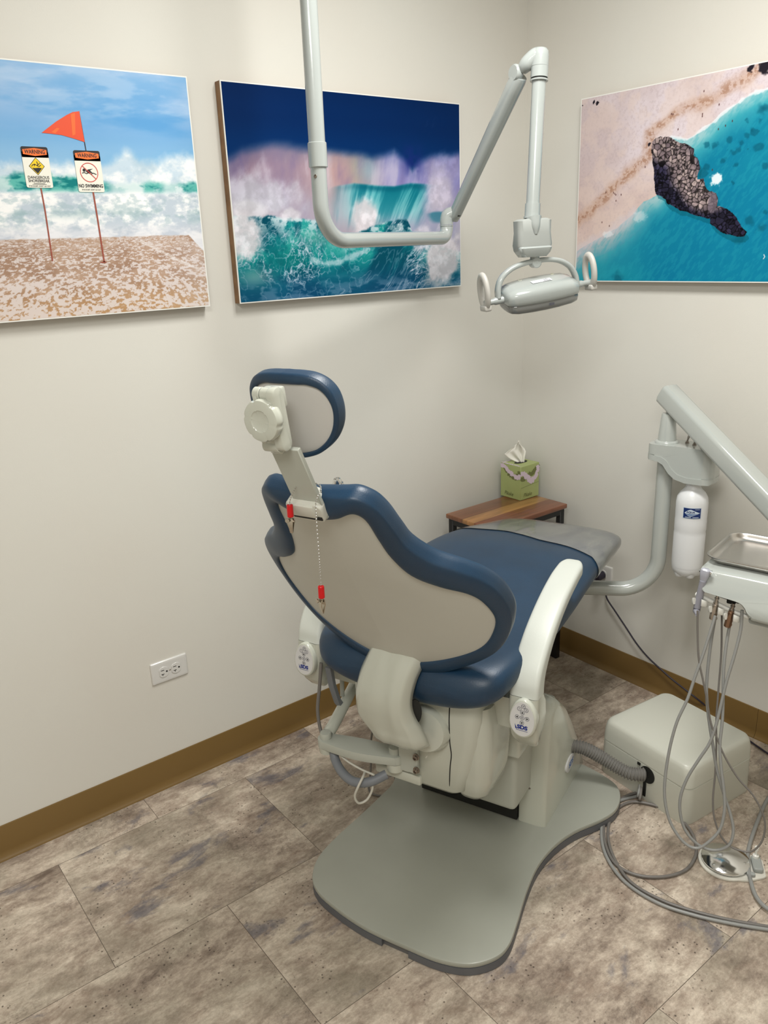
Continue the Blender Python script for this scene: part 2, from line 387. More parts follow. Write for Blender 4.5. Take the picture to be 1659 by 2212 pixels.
def soft(c, w, n): return sst(c - w, c + w, n)
def paint_beach(U, V):
    A = 1.51; x = U * A; y = V; one = np.ones(U.shape + (3,))
    img = mx(one * C3(128, 176, 220), C3(98, 160, 214), sst(0.02, 0.2, V)); img = mx(img, C3(132, 182, 220), sst(0.2, 0.37, V))
    cl = fbm(x * 1.8 + 3, y * 7, 3, 7, .55); cl2 = fbm(x * 5 + y * 4, y * 20, 9, 6, .55)
    img = mx(img, C3(178, 200, 230), 0.7 * soft(.55, .13, cl) * (1 - sst(0.10, 0.30, V) * 0.75))
    img = mx(img, C3(190, 210, 234), 0.4 * soft(.60, .08, cl2) * (1 - sst(0.1, 0.28, V)))
    tx = [.3, .435, .489, .581, .697, .739, .784, .816, .847, .887, .911, .979, 1.0]; ty = [.37, .373, .368, .364, .373, .354, .318, .334, .361, .353, .332, .326, .336]
    top = lerp(tx, ty, U) + 0.05 * (fbm(x * 10, y * 10, 5, 6, .6) - 0.5)
    n = fbm(x * 10, y * 14, 21, 7, .62)
    f = sst(-0.02, 0.035, V - top + .03 * (fbm(x * 30, y * 30, 6, 4) - .5))
    spray = mx(one * C3(196, 214, 228), C3(240, 242, 244), soft(.5, .14, n)); spray = mx(spray, C3(168, 192, 208), 0.5 * soft(.60, .1, fbm(x * 7 + 9, y * 8, 33, 6, .6)))
    img = mx(img, spray, f)
    t2 = lerp([.3, .43, .5, .576, .652, .732, .815, 1.0], [.43, .43, .412, .415, .424, .45, .445, .44], U) + .035 * (fbm(x * 14, y * 12, 55, 6, .6) - .5)
    band = sst(-.012, .014, V - t2) * (1 - sst(-.02, .012, V - .490))
    teal = mx(one * C3(96, 180, 172), C3(26, 124, 126), soft(.5, .12, fbm(x * 16, y * 44, 61, 6, .6)))
    hole = np.clip(sst(.70, .74, U) * (1 - sst(.79, .83, U)) + sst(.87, .90, U) * (1 - sst(.93, .96, U)), 0, 1) * .8
    teal = mx(teal, C3(206, 224, 226), np.clip(soft(.56, .12, fbm(x * 14, y * 20, 71, 6, .6)) * .85 + hole, 0, 1))
    img = mx(img, teal, band)
    fm = sst(.480, .50, V + .012 * (fbm(x * 20, y * 4, 15, 4) - .5))
    n1 = fbm(x * 12, y * 20, 81, 7, .65); n2 = fbm(x * 26, y * 44, 91, 6, .6)
    foam = mx(one * C3(188, 200, 212), C3(242, 243, 244), soft(.48, .13, n1)); foam = mx(foam, C3(158, 182, 190), .5 * soft(.57, .09, n2) * (1 - sst(.60, .67, V)))
    line = np.exp(-((V - .575 - .05 * (fbm(x * 6, y * 2, 12, 5) - .5)) / .022) ** 2); foam = mx(foam, C3(140, 170, 176), .5 * line * soft(.5, .1, fbm(x * 20, y * 34, 14, 5)))
    foam = mx(foam, C3(196, 198, 210), .45 * sst(.60, .66, V)); foam = mx(foam, C3(240, 240, 244), .35 * soft(.54, .08, fbm(x * 14, y * 60, 16, 5)) * sst(.6, .66, V))
    img = mx(img, foam, fm)
    sandtop = lerp([0, .4, .626, .837, .955, .972, 1.006], [.676, .675, .673, .672, .673, .702, .754], U) + .006 * (fbm(x * 30, y * 3, 8, 4) - .5)
    sd = sst(-.003, .004, V - sandtop)
    wet = mx(one * C3(178, 150, 130), C3(160, 130, 110), soft(.5, .15, fbm(x * 8, y * 20, 44, 5)))
    wet = mx(wet, C3(186, 146, 100), sst(.82, 1.0, V) * .7)
    per = .6 + (V - .67) * 3.2
    xx = (U - .7) / (.55 + .45 * per) ; yy = np.log(np.maximum(V - .60, .01))
    lace = fbm(xx * 120, yy * 34, 101, 5, .6); lace2 = fbm(x * 5, y * 7, 105, 5)
    thr = .545 - .07 * sst(.70, .9, V) - .14 * (lace2 - .5) - .06 * sst(.78, 1, V) * sst(.8, .45, U)
    wet = mx(wet, C3(220, 212, 212), .85 * soft(thr, .035, lace)); wet = mx(wet, C3(206, 196, 194), .5 * sst(.76, .68, V) * soft(.5, .1, fbm(x * 60, y * 160, 106, 3)))
    edge = segd(U, V + .02 * (fbm(x * 12, y * 12, 2, 4) - .5), [(.80, .70), (.88, .76), (.95, .81), (1.02, .86)]); wet = mx(wet, C3(232, 230, 232), .5 * sst(.010, .002, edge)); wet = mx(wet, C3(216, 210, 212), .25 * sst(.80, 1.0, U) * (V > .70))
    return mx(img, wet, sd)

def paint_wave(U, V):
    A = 1.51; x = U * A; y = V; one = np.ones(U.shape + (3,))
    G = lambda u0, v0, su, sv: np.exp(-((U - u0) / su) ** 2 - ((V - v0) / sv) ** 2)
    img = one * C3(0, 36, 86); img = mx(img, C3(0, 44, 98), sst(.12, .30, V)); img = mx(img, C3(0, 30, 74), .4 * sst(.1, 0, V))
    crest = lerp([0, .053, .16, .271, .394, .531, .573, .677, .72, .76, .791, .855, .928, 1.0], [.321, .275, .247, .255, .263, .268, .283, .245, .28, .34, .30, .266, .258, .241], U)
    d = V - crest - .05 * (fbm(x * 3.5 + y * 3, y * 4, 4, 6, .55) - .5)
    m = sst(-.012, .055, d) * (.82 + .18 * sst(.0, .12, d))
    mist = one * C3(138, 122, 146)
    mist = mx(mist, C3(196, 160, 152), G(.42 , .36, .16, .30) * .75); mist = mx(mist, C3(150, 122, 140), G(.08, .36, .10, .12) * .6)
    mist = mx(mist, C3(170, 172, 140), G(.505, .36, .035, .09) * .5); mist = mx(mist, C3(140, 172, 186), G(.56, .36, .05, .09) * .7)
    mist = mx(mist, C3(140, 138, 190), sst(.56, .66, U))
    ang = .6 * fbm(x * 5 + y * 3, y * 2.6 - x * 1.2, 13, 6, .55) + .4 * fbm(x * 14 + y * 9 * (U - .4), y * 2.0, 14, 5, .5)
    mist = mx(mist, C3(104, 92, 142), .5 * soft(.60, .14, ang)); mist = mx(mist, C3(206, 198, 212), .55 * soft(.40, .12, 1 - (1 - ang)) * 0 + .55 * sst(.50, .32, ang))
    mist = mx(mist, C3(182, 178, 190), sst(.40, .58, V) * .6)
    img = mx(img, mist, m)
    img = mx(img, C3(30, 38, 118), .8 * G(.762, .32, .04, .08) * sst(.45, .6, fbm(x * 6, y * 6, 19, 5) + .12))
    top2 = lerp([.30, .406, .489, .597, .671, .749, .82, .9], [.50, .444, .427, .437, .439, .421, .424, .43], U)
    sheet = sst(-.004, .012, V - top2) * sst(.36, .50, U + .10 * (fbm(x * 7, y * 5, 27, 5) - .5)) * (1 - sst(.80, .90, U + .10 * (fbm(x * 8, y * 6, 28, 5) - .5) + .25 * (V - .42))) * (1 - sst(.56, .70, V))
    streak = fbm(x * 22 + (y - .4) * 30 * (U - .22), y * 2.4, 17, 6, .55)
    cur = mx(one * C3(14, 118, 136), C3(96, 184, 192), soft(.52, .16, streak)); cur = mx(cur, C3(160, 204, 212), sst(.46, .62, V) * (.25 + .7 * soft(.5, .15, streak)))
    cur = mx(cur, C3(0, 92, 114), .75 * np.exp(-((V - top2 - .018) / .018) ** 2)); cur = mx(cur, C3(168, 192, 200), .75 * sst(.57, .40, U) * (.4 + .6 * soft(.5, .12, streak)))
    img = mx(img, cur, sheet)
    def puff(u0, v0, su, sv, sd, col, k=.9, w=.26):
        nonlocal img
        g = G(u0, v0, su, sv) + .85 * (fbm(x * 11 + y * 4, y * 9, sd, 7, .58) - .5) * (G(u0, v0, su * 1.7, sv * 1.7) > .02)
        tone = fbm(x * 20, y * 20, sd + 50, 6, .6)
        c = mx(one * (C3(*col) * .90), C3(*col) * 1.04, soft(.5, .18, tone)); img = mx(img, c, k * soft(.45, w, g))
    puff(.10, .50, .15, .10, 31, (206, 208, 222), .7, .3); puff(.05, .56, .08, .05, 32, (222, 222, 230), .7, .25)
    puff(.53, .60, .060, .085, 33, (232, 224, 232), .9); puff(.90, .46, .07, .15, 34, (214, 206, 222), .75, .28); puff(.94, .34, .09, .08, 35, (170, 164, 206), .5, .3)
    tq = np.exp(-((U - .885) / .06) ** 2 - (np.maximum(V - .595, (.595 - V) * 2.2 + .0) / .05) ** 2); img = mx(img, C3(40, 116, 138), .8 * sst(.25, .8, tq * (.55 + .8 * fbm(x * 10, y * 24, 18, 5))))
    img = mx(img, C3(150, 160, 184), .55 * G(.86, .70, .12, .07))
    ft = lerp([0, .09, .201, .304, .343, .443, .508, .567, .628, .728, .76, .80, 1.0], [.587, .588, .597, .606, .622, .698, .675, .651, .623, .612, .70, .74, .80], U) + .022 * (fbm(x * 26, y * 8, 7, 5, .6) - .5)
    fr = sst(-.005, .010, V - ft)
    # flow coordinates sweep up the face of the near wave
    cx0, cy0 = .30 * A, .46; rr = np.hypot(x - cx0, y - cy0); th = np.arctan2(y - cy0, x - cx0)
    wgt = sst(.85, .45, U); fu = (x * .9 + y * .35) * (1 - wgt) + (rr * 1.6) * wgt; fv = (y * 1.0 - x * .22) * (1 - wgt) + (th * .45) * wgt
    big = fbm(fu * 4, fv * 5, 41, 6, .6)
    wat = mx(one * C3(8, 112, 122), C3(2, 72, 92), soft(.52, .12, big)); wat = mx(wat, C3(40, 160, 154), .8 * sst(.47, .33, big) * (1 - sst(.74, .92, V)))
    wat = mx(wat, C3(14, 66, 106), sst(.80, 1.0, V) * .75); wat = mx(wat, C3(4, 104, 104), .7 * G(.21, .80, .10, .07)); wat = mx(wat, C3(96, 160, 150), .55 * G(.33, .70, .12, .05)); wat = mx(wat, C3(150, 184, 180), .5 * G(.06, .88, .06, .04))
    wx = .07 * (fbm(x * 9, y * 9, 47, 5) - .5); wy = .05 * (fbm(x * 9 + 5, y * 9, 48, 5) - .5)
    r1 = np.abs(fbm((fu + wx) * 15, (fv + wy) * 26, 51, 4, .5) - .5); r2 = np.abs(fbm((fu + wx) * 30, (fv + wy) * 60, 52, 4) - .5)
    dens = soft(.5, .16, fbm(x * 5, y * 8, 53, 5))
    wat = mx(wat, C3(190, 200, 218), np.clip(sst(.060, .0, r1) * .8 + .6 * dens * sst(.07, .0, r2), 0, 1) * (.30 + .6 * dens))
    wat = mx(wat, C3(170, 180, 206), .30 * sst(.86, .98, V) * soft(.5, .12, fbm(x * 12, y * 40, 54, 5)))
    wat = mx(wat, C3(206, 220, 226), .85 * sst(.14, .0, V - ft) * soft(.5, .10, fbm(x * 22, y * 30, 57, 6, .65)))
    img = mx(img, wat, fr)
    arc = segd(U, V, [(.27, .745), (.29, .80), (.33, .832), (.40, .83), (.47, .80), (.53, .775)]) + .05 * (fbm(x * 24, y * 24, 3, 6) - .5); img = mx(img, C3(206, 216, 226), .6 * sst(.022, .0, arc))
    puff(.03, .68, .075, .11, 36, (232, 228, 236), .92); puff(.90, .84, .12, .14, 37, (218, 214, 222), .93, .2); puff(.80, .72, .06, .07, 38, (216, 210, 222), .7, .2); puff(.215, .59, .05, .035, 39, (222, 220, 228), .7, .2)
    return mx(img, C3(150, 168, 176), .5 * sst(.93, .99, V) * sst(.7, .85, U) * soft(.5, .1, fbm(x * 14, y * 34, 63, 5)))

ROCK = [(.336, .254), (.364, .262), (.398, .265), (.428, .297), (.462, .314), (.487, .341), (.488, .371), (.511, .397), (.518, .439), (.511, .485), (.535, .494), (.539, .523), (.559, .555), (.584, .563), (.593, .593), (.593, .625), (.631, .644), (.664, .681), (.685, .735), (.708, .765), (.697, .785), (.662, .78), (.626, .766), (.573, .71), (.567, .685), (.52, .67), (.476, .642), (.432, .626), (.397, .598), (.375, .559), (.349, .538), (.337, .469), (.332, .407), (.321, .344), (.322, .272)]
def paint_aerial(U, V):
    A = 1.51; x = U * A; y = V; one = np.ones(U.shape + (3,))
    w1 = .02 * (fbm(x * 10, y * 10, 2, 6) - .5)
    sand = mx(one * C3(200, 184, 186), C3(214, 202, 208), soft(.5, .14, fbm(x * 3, y * 3, 11, 5))); sand = mx(sand, C3(206, 178, 164), sst(.25, .7, V) * .55)
    sand = mx(sand, C3(176, 158, 162), .30 * soft(.58, .08, fbm(x * 90, y * 90, 12, 4, .7))); sand = mx(sand, C3(220, 200, 190), .4 * soft(.5, .12, fbm(x * 14, y * 14, 10, 5)))
    weed = segd(U + .05 * (fbm(x * 9, y * 9, 5, 6) - .5), V + .05 * (fbm(x * 9, y * 9, 6, 6) - .5), [(-.02, .68), (0, .663), (.141, .528), (.219, .428), (.314, .343), (.308, .24), (.406, .153), (.54, .115), (.661, .042), (.75, -.02)])
    sand = mx(sand, C3(188, 148, 122), .45 * sst(.055, .0, weed)); sand = mx(sand, C3(150, 108, 84), .6 * sst(.04, 0, weed) * soft(.53, .07, fbm(x * 60, y * 60, 19, 4, .7)))
    up_ = [(.398, .265), (.46, .288), (.505, .264), (.547, .233), (.588, .191), (.648, .15), (.691, .123), (.729, .117), (.85, .06), (1.02, -.02)]
    lo_ = [(-.02, .85), (.035, .803), (.138, .74), (.187, .709), (.26, .636), (.299, .576), (.349, .55)]
    P1 = up_ + [(1.1, -.05), (1.1, 1.1), (-.05, 1.1), (-.05, .86)] + lo_[1:] + [(.38, .45)]
    wx = U + w1 * .5; wy = V + w1 * .5
    wat = inpoly(wx, wy, P1).astype(float); dsh = np.minimum(segd(wx, wy, up_), segd(wx, wy, lo_))
    wc = mx(one * C3(22, 136, 160), C3(12, 116, 152), soft(.5, .15, fbm(x * 3 + 2, y * 3, 29, 5)) * .7)
    wc = mx(wc, C3(8, 112, 152), sst(.2, .55, dsh) * .6)
    ds = dsh + .06 * (fbm(x * 9, y * 9, 30, 6) - .5)
    wc = mx(wc, C3(70, 168, 182), sst(.17, .03, ds)); wc = mx(wc, C3(150, 194, 200), sst(.08, .0, ds))
    low = sst(.46, .12, U) * sst(.52, .60, V); wc = mx(wc, C3(176, 176, 182), low * sst(.17, .0, ds) * .95); wc = mx(wc, C3(60, 160, 172), low * .5 * sst(.34, .1, ds) * (dsh > .1))
    wc = mx(wc, C3(40, 156, 174), .28 * soft(.54, .1, fbm(x * 60 + y * 46, y * 20 - x * 16, 37, 4, .6)))
    for (u, v, rr) in [(.717, .208, .035), (.735, .195, .03), (.676, .253, .016), (.723, .262, .016), (.68, .313, .02), (.717, .371, .030), (.536, .327, .016), (.57, .338, .023), (.637, .386, .024), (.598, .408, .018), (.538, .436, .022), (.531, .464, .026), (.647, .44, .014), (.748, .46, .02), (.712, .705, .038), (.754, .742, .032), (.763, .666, .02), (.618, .316, .015), (.684, .371, .014), (.66, .34, .02), (.65, .37, .02), (.70, .30, .02), (.60, .36, .012), (.69, .29, .018), (.645, .52, .010), (.204, .985, .05), (.69, .79, .04)]:
        dd = np.hypot((U - u) * A, V - v) + .05 * (fbm(x * 30, y * 30, int(u * 1000), 4) - .5); wc = mx(wc, C3(8, 84, 108), .6 * sst(rr, rr * .3, dd))
    img = mx(sand, wc, wat)
    fe = segd(wx, wy, up_); img = mx(img, C3(226, 230, 236), .8 * sst(.011, .002, fe + .02 * (fbm(x * 40, y * 40, 3, 4) - .5)))
    fe = segd(wx, wy, lo_[:5]); img = mx(img, C3(206, 200, 208), .55 * sst(.05, .0, fe + .06 * (fbm(x * 20, y * 20, 3, 5) - .5)))
    for (u, v, su, sv, k) in [(.582, .499, .024, .036, .95), (.285, .655, .03, .03, .35), (.15, .74, .03, .02, .5)]:
        g = np.exp(-((U - u) / su) ** 2 - ((V - v) / sv) ** 2) + .9 * (fbm(x * 60, y * 60, 91, 5, .6) - .5) * (np.hypot((U - u) / su, (V - v) / sv) < 2); img = mx(img, C3(228, 236, 242), k * soft(.5, .18, g))
    ux = U + .014 * (fbm(x * 26, y * 26, 71, 5) - .5); vy = V + .020 * (fbm(x * 26, y * 26, 72, 5) - .5)
    shd = inpoly(ux - .010, vy - .028, ROCK).astype(float) * wat; img = mx(img, C3(6, 86, 104), .5 * shd)
    mask = inpoly(ux, vy, ROCK)
    rs = np.random.RandomState(5); NR = 900; pu = rs.uniform(.3, .72, NR); pv = rs.uniform(.24, .80, NR)
    xm, ym = (x + .012 * (fbm(x * 40, y * 40, 75, 3) - .5))[mask], (y + .012 * (fbm(x * 40, y * 40, 76, 3) - .5))[mask]; a1 = np.full(xm.shape, 9.0); a2 = a1.copy(); lb = np.zeros(xm.shape)
    for i in range(NR):
        dd = np.hypot(xm - pu[i] * A, ym - pv[i]); nw = dd < a1
        a2 = np.where(nw, a1, np.minimum(a2, dd)); lb = np.where(nw, i, lb); a1 = np.where(nw, dd, a1)
    tone = rs.uniform(0, 1, NR)[lb.astype(int)]
    dr = (segd(U, V, [(.35, .28), (.43, .36), (.46, .46), (.50, .53), (.57, .60)]) + .05 * (fbm(x * 12, y * 12, 77, 5) - .5))[mask]
    lit = sst(.105, .045, dr) * sst(.68, .62, ym)
    gr = fbm(x * 70, y * 70, 78, 4, .7)[mask][:, None]
    colr = C3(38, 36, 54) * (1 - lit[:, None]) * (.6 + .8 * tone[:, None]) + (C3(112, 98, 104) * (1 - tone[:, None]) + C3(178, 160, 158) * tone[:, None]) * lit[:, None]
    colr = colr * (.7 + .6 * gr) * (1 - .72 * sst(.0055, .0008, a2 - a1)[:, None])
    img[mask] = np.clip(colr, 8, 240)
    g = np.hypot((U - .575) * A / .028, (V - .61) / .055); img = mx(img, C3(112, 100, 112), sst(1.05, .8, g) * .75)
    for (u, v, r_) in [(.058, .018, .012), (.073, .03, .012), (.669, .01, .02), (.715, .02, .034), (.735, .012, .03), (.31, .285, .012), (.004, .027, .008)]:
        dd = np.hypot((U - u) * A, V - v) + .03 * (fbm(x * 60, y * 60, 7, 3) - .5); img = mx(img, C3(36, 32, 40), sst(r_, r_ * .6, dd))
    for (u, v) in [(.392, .155), (.398, .158), (.511, .18), (.511, .19), (.422, .234), (.298, .399), (.171, .522), (.176, .528), (.165, .516), (.569, .149), (.598, .251), (.621, .234), (.574, .262), (.118, .672), (.153, .694), (.564, .450), (.20, .53), (.178, .56), (.13, .51), (.51, .075)]:
        dd = np.hypot((U - u) * A * 1.8, V - v); img = mx(img, C3(80, 46, 46), .9 * sst(.0075, .003, dd))
    dd = segd(U, V, [(.774, .87), (.778, .88), (.774, .89)]); return mx(img, C3(210, 222, 228), sst(.003, .001, dd))

def print_mat():
    m = bpy.data.materials.new('satin_photo_print'); m.use_nodes = True; nt = m.node_tree; b = nt.nodes['Principled BSDF']
    a = nt.nodes.new('ShaderNodeVertexColor'); a.layer_name = 'photo'
    nt.links.new(a.outputs['Color'], b.inputs['Base Color']); b.inputs['Roughness'].default_value = 0.55; b.inputs['Specular IOR Level'].default_value = 0.06
    return m
PRINT = print_mat()
EDGEW = mat('print_white_edge', rgb(235, 235, 230), 0.5)
WOODED = mat('board_wood_edge', rgb(150, 112, 72), 0.5, var=(30, rgb(122, 88, 54), 0.2))
PW, PH, PZ1 = 0.854, 0.566, 2.002

def picture(name, label, painter, origin, ux, nrm, nu, nv, extra=None):
    """origin: top-left corner on the wall, ux: direction to the right, nrm: out of the wall"""
    t = thing(name, label, 'picture', origin)
    ux = Vector(ux); nrm = Vector(nrm); D = 0.030
    M = Matrix.Identity(4)
    for i in range(3): M[i][0] = ux[i]; M[i][1] = (0, 0, 1)[i]; M[i][2] = nrm[i]
    mb = MB(); mb.box((PW / 2, -PH / 2, D / 2 - 0.0015), (PW - 0.001, PH - 0.001, D - 0.004), M=M)
    mb.build('board', WOODED, t, smooth=False)
    mb = MB(); mb.box((PW / 2, -PH / 2, D - 0.0022), (PW, PH, 0.0030), M=M); mb.build('white_backing', EDGEW, t, smooth=False)
    u = np.linspace(0, 1, nu); v = np.linspace(0, 1, nv); U, V = np.meshgrid(u, v)
    img = np.clip(painter(U, V), 0, 255) / 255.0
    lc = np.where(img <= 0.04045, img / 12.92, ((img + 0.055) / 1.055) ** 2.4)
    co_ = np.zeros((nv * nu, 3)); e = 0.003
    X = (e + U * (PW - 2 * e)).ravel(); Y = (-e - V * (PH - 2 * e)).ravel(); Z = np.full(X.shape, D - 0.0003)
    R = np.array(M.to_3x3()); co_ = np.stack([X, Y, Z], 1) @ R.T
    me = bpy.data.meshes.new('photo_print')
    i = np.arange((nv - 1) * (nu - 1)); r = i // (nu - 1); c = i % (nu - 1); a = r * nu + c
    faces = np.stack([a + nu, a + nu + 1, a + 1, a], 1).astype(np.int32)
    me.vertices.add(len(co_)); me.vertices.foreach_set('co', co_.ravel())
    me.loops.add(faces.size); me.loops.foreach_set('vertex_index', faces.ravel())
    me.polygons.add(len(faces)); me.polygons.foreach_set('loop_start', np.arange(0, faces.size, 4, dtype=np.int32)); me.polygons.foreach_set('loop_total', np.full(len(faces), 4, dtype=np.int32))
    me.update(calc_edges=True)
    at = me.color_attributes.new('photo', 'FLOAT_COLOR', 'POINT')
    rgba = np.ones((nv * nu, 4)); rgba[:, :3] = lc.reshape(-1, 3); at.data.foreach_set('color', rgba.ravel().astype(np.float32))
    me.materials.append(PRINT)
    o = bpy.data.objects.new('photo_print', me); COL.objects.link(o); o.parent = t
    if extra: extra(t, M, D)
    return t

def beach_signs(t, M, D):
    S_W = mat('sign_white', rgb(236, 234, 222), .5); S_K = mat('sign_black', rgb(24, 22, 26), .5); S_O = mat('sign_orange', rgb(244, 116, 42), .5)
    S_Y = mat('sign_yellow', rgb(240, 204, 22), .5); S_R = mat('sign_red', rgb(206, 52, 44), .5); S_P = mat('sign_pole_red', rgb(150, 74, 56), .5); S_F = mat('flag_orange_red', rgb(226, 74, 30), .5); S_F2 = mat('flag_orange_light', rgb(238, 104, 36), .5)
    mats = [S_W, S_K, S_O, S_Y, S_R, S_P, S_F, S_F2]
    mb = MB()
    lay = [0]
    def q(u, v, k): return (u * PW, -v * PH, D + 0.0002 + 0.00022 * k)
    def pl(pts, mi, k): mb.poly([q(u, v, k) for u, v in pts], mi, M)
    def rr(u0, v0, u1, v1, r, mi, k): pl([(a, b / PH * 1.0) for a, b in []] or [(a / PW, b / PH) for a, b in roundrect(u0 * PW, v0 * PH, u1 * PW, v1 * PH, r, 4)], mi, k)
    def stroke(pts, w, mi, k, closed=False):
        P = [Vector((u * PW, -v * PH, 0)) for u, v in pts]; n = len(P)
        for i in range(n if closed else n - 1):
            a, b = P[i], P[(i + 1) % n]; d = (b - a).normalized(); s = Vector((-d.y, d.x, 0)) * w / 2; z = Vector((0, 0, D + 0.0002 + 0.00022 * k))
            mb.poly([a + s + z, a - s + z, b - s + z, b + s + z], mi, M)
    def tx(body, size, u, v, mi, k, bold=0.0, sx=1.0):
        mb.text(body, size, M @ Matrix.Translation((u * PW, -v * PH, D + 0.0002 + 0.00022 * k)), mi, bold=bold, sx=sx)
    # poles
    stroke([(.529, .474), (.5305, .563), (.529, .762)], .0034, 5, 1); stroke([(.672, .486), (.674, .604), (.6755, .775)], .0040, 5, 1)
    stroke([(.664, .172), (.6685, .33)], .0022, 1, 1)
    pl([(.6765, .771), (.684, .776), (.676, .780), (.660, .777)], 5, 1)
    # flag
    pl([(.554, .262), (.597, .217), (.628, .19), (.646, .177), (.665, .172), (.666, .233), (.668, .290), (.651, .283), (.636, .277), (.607, .267), (.58, .264)], 6, 2)
    pl([(.580, .258), (.597, .240), (.604, .243), (.590, .262)], 7, 3); pl([(.640, .185), (.652, .180), (.645, .262), (.636, .268)], 7, 3)
    # left sign
    for (u0, u1, v0, v1) in ((.492, .5625, .316, .472), (.6315, .7055, .323, .487)):
        rr(u0, v0, u1, v1, .004, 0, 4)
        rr(u0, v0, u1, v0 + .040, .004, 1, 5); pl([(u0, v0 + .02), (u1, v0 + .02), (u1, v0 + .0405), (u0, v0 + .0405)], 1, 5)
        h0, h1 = v0 + .005, v0 + .035; um = (u0 + u1) / 2
        pl([(u0 + .004, h0 + .006), (um, h0), (u1 - .004, h0 + .006), (u1 - .004, h1 - .006), (um, h1), (u0 + .004, h1 - .006)], 2, 6)
        tx('WARNING', .0122, um, v0 + .020, 1, 7, bold=.0003, sx=.78)
    um = .527
    pl([(um, .356), (.548, .390), (um, .424), (.506, .390)], 1, 5); pl([(um, .359), (.546, .390), (um, .421), (.508, .390)], 3, 6)
    pl([(.514, .396), (.522, .397), (.531, .395), (.540, .397), (.5325, .409), (.527, .418), (.520, .407)], 1, 7)          # breaking water
    stroke([(.513, .391), (.517, .384), (.522, .383), (.520, .390)], .0016, 1, 7)
    stroke([(.521, .381), (.527, .387), (.533, .391), (.538, .385)], .0016, 1, 7); stroke([(.528, .372), (.530, .381), (.529, .389)], .0018, 1, 7); stroke([(.531, .385), (.536, .377)], .0014, 1, 7)
    tx('DANGEROUS', .0088, um, .433, 1, 6, bold=.00012, sx=.92); tx('SHOREBREAK', .0088, um, .446, 1, 6, bold=.00012, sx=.90)
    stroke([(.512, .4555), (.542, .4555)], .0009, 1, 6); stroke([(.508, .459), (.546, .459)], .0007, 1, 6)
    tx('IF IN DOUBT, DON\'T GO OUT', .0042, um, .466, 1, 6, bold=.00005, sx=.85)
    um = .668; ce = [(um + .0245 * math.cos(a) , .409 + .037 * math.sin(a)) for a in [2 * PI * i / 40 for i in range(40)]]
    stroke(ce, .0016, 4, 7, True); stroke([(um - .0175, .383), (um + .0175, .435)], .0016, 4, 8)
    pl([(um - .0135 + .0042 * math.cos(a), .400 + .0062 * math.sin(a)) for a in [2 * PI * i / 16 for i in range(16)]], 1, 7)
    pl([(um - .010, .404), (um - .002, .397), (um + .012, .394), (um + .003, .401), (um + .010, .411), (um - .004, .410)], 1, 7)
    stroke([(um - .020, .412), (um - .014, .409), (um - .008, .414), (um - .002, .410), (um + .005, .415), (um + .012, .411), (um + .020, .417)], .0018, 1, 7)
    tx('NO SWIMMING', .0110, um, .463, 1, 6, bold=.0003, sx=.78)
    tx('IF IN DOUBT, DON\'T GO OUT', .0042, um, .478, 1, 6, bold=.00005, sx=.8)
    mb.build('beach_warning_signs', mats, t, smooth=False, recalc=False)

picture('beach_photograph', 'unframed photo print of beach warning signs and an orange flag, on the left wall', paint_beach, (-1.2926 - PW, -0.0005, PZ1), (1, 0, 0), (0, -1, 0), 700, 464, beach_signs)
picture('wave_photograph', 'unframed photo print of a turquoise breaking wave under dark blue sky, left wall', paint_wave, (-1.1999, -0.0005, PZ1), (1, 0, 0), (0, -1, 0), 700, 464)
picture('aerial_beach_photograph', 'unframed aerial photo print of a rock spit in turquoise sea, right wall', paint_aerial, (-0.0005, -0.2636, PZ1), (0, -1, 0), (-1, 0, 0), 700, 464)
# ------------------------------------------------------------------ dental chair (local x = towards the feet, y = patient's ... left of the back as seen from behind, z up)
YA = math.radians(21.1)
FW = Vector((math.cos(YA), math.sin(YA), 0)); LT = Vector((math.sin(YA), -math.cos(YA), 0))
CH0 = Vector((-1.40, -0.895, 0)) - LT * 0.02
chair = thing('dental_chair', 'beige dental chair with navy blue upholstery and two armrests, seen from behind', 'dental chair', CH0, (0, 0, YA))
def chw(s, t, z): return CH0 + FW * s + LT * t + Vector((0, 0, z))   # chair (s, t right, z) -> world

# floor plate: hourglass outline, (s, t) with t to the right
bo = [(-0.056, 0.09), (-0.052, 0.17), (-0.03, 0.235), (0.015, 0.278), (0.063, 0.291), (0.13, 0.284), (0.234, 0.268), (0.33, 0.262), (0.42, 0.275), (0.50, 0.305), (0.58, 0.355), (0.64, 0.378), (0.70, 0.374), (0.745, 0.35), (0.775, 0.30), (0.80, 0.22), (0.82, 0.10),
      (0.82, -0.12), (0.78, -0.24), (0.70, -0.32), (0.62, -0.34), (0.54, -0.30), (0.46, -0.245), (0.36, -0.245), (0.26, -0.253), (0.17, -0.262), (0.09, -0.262), (0.03, -0.242), (-0.01, -0.205), (-0.035, -0.14), (-0.055, -0.03)]
bo = [(s, -t) for s, t in bo]
sbo = sm2(bo, 5)
mb = MB(); mb.prism(sbo, 0.022, 0.036, bev=0.004, seg=2); mb.build('base_plate', PLATE, chair)
def inset(pts, d):
    n = len(pts); out = []
    for i in range(n):
        a = Vector(pts[i - 1]); b = Vector(pts[(i + 1) % n]); t = (b - a).normalized(); out.append((pts[i][0] + t.y * d, pts[i][1] - t.x * d))
    return out
area2 = sum(sbo[i - 1][0] * sbo[i][1] - sbo[i][0] * sbo[i - 1][1] for i in range(len(sbo)))
ins = inset(sbo, -0.010 if area2 > 0 else 0.010)
mb = MB(); mb.prism(ins, 0.0, 0.0215); mb.build('base_underside', mat('base_underside_grey', rgb(98, 98, 98), 0.6), chair)
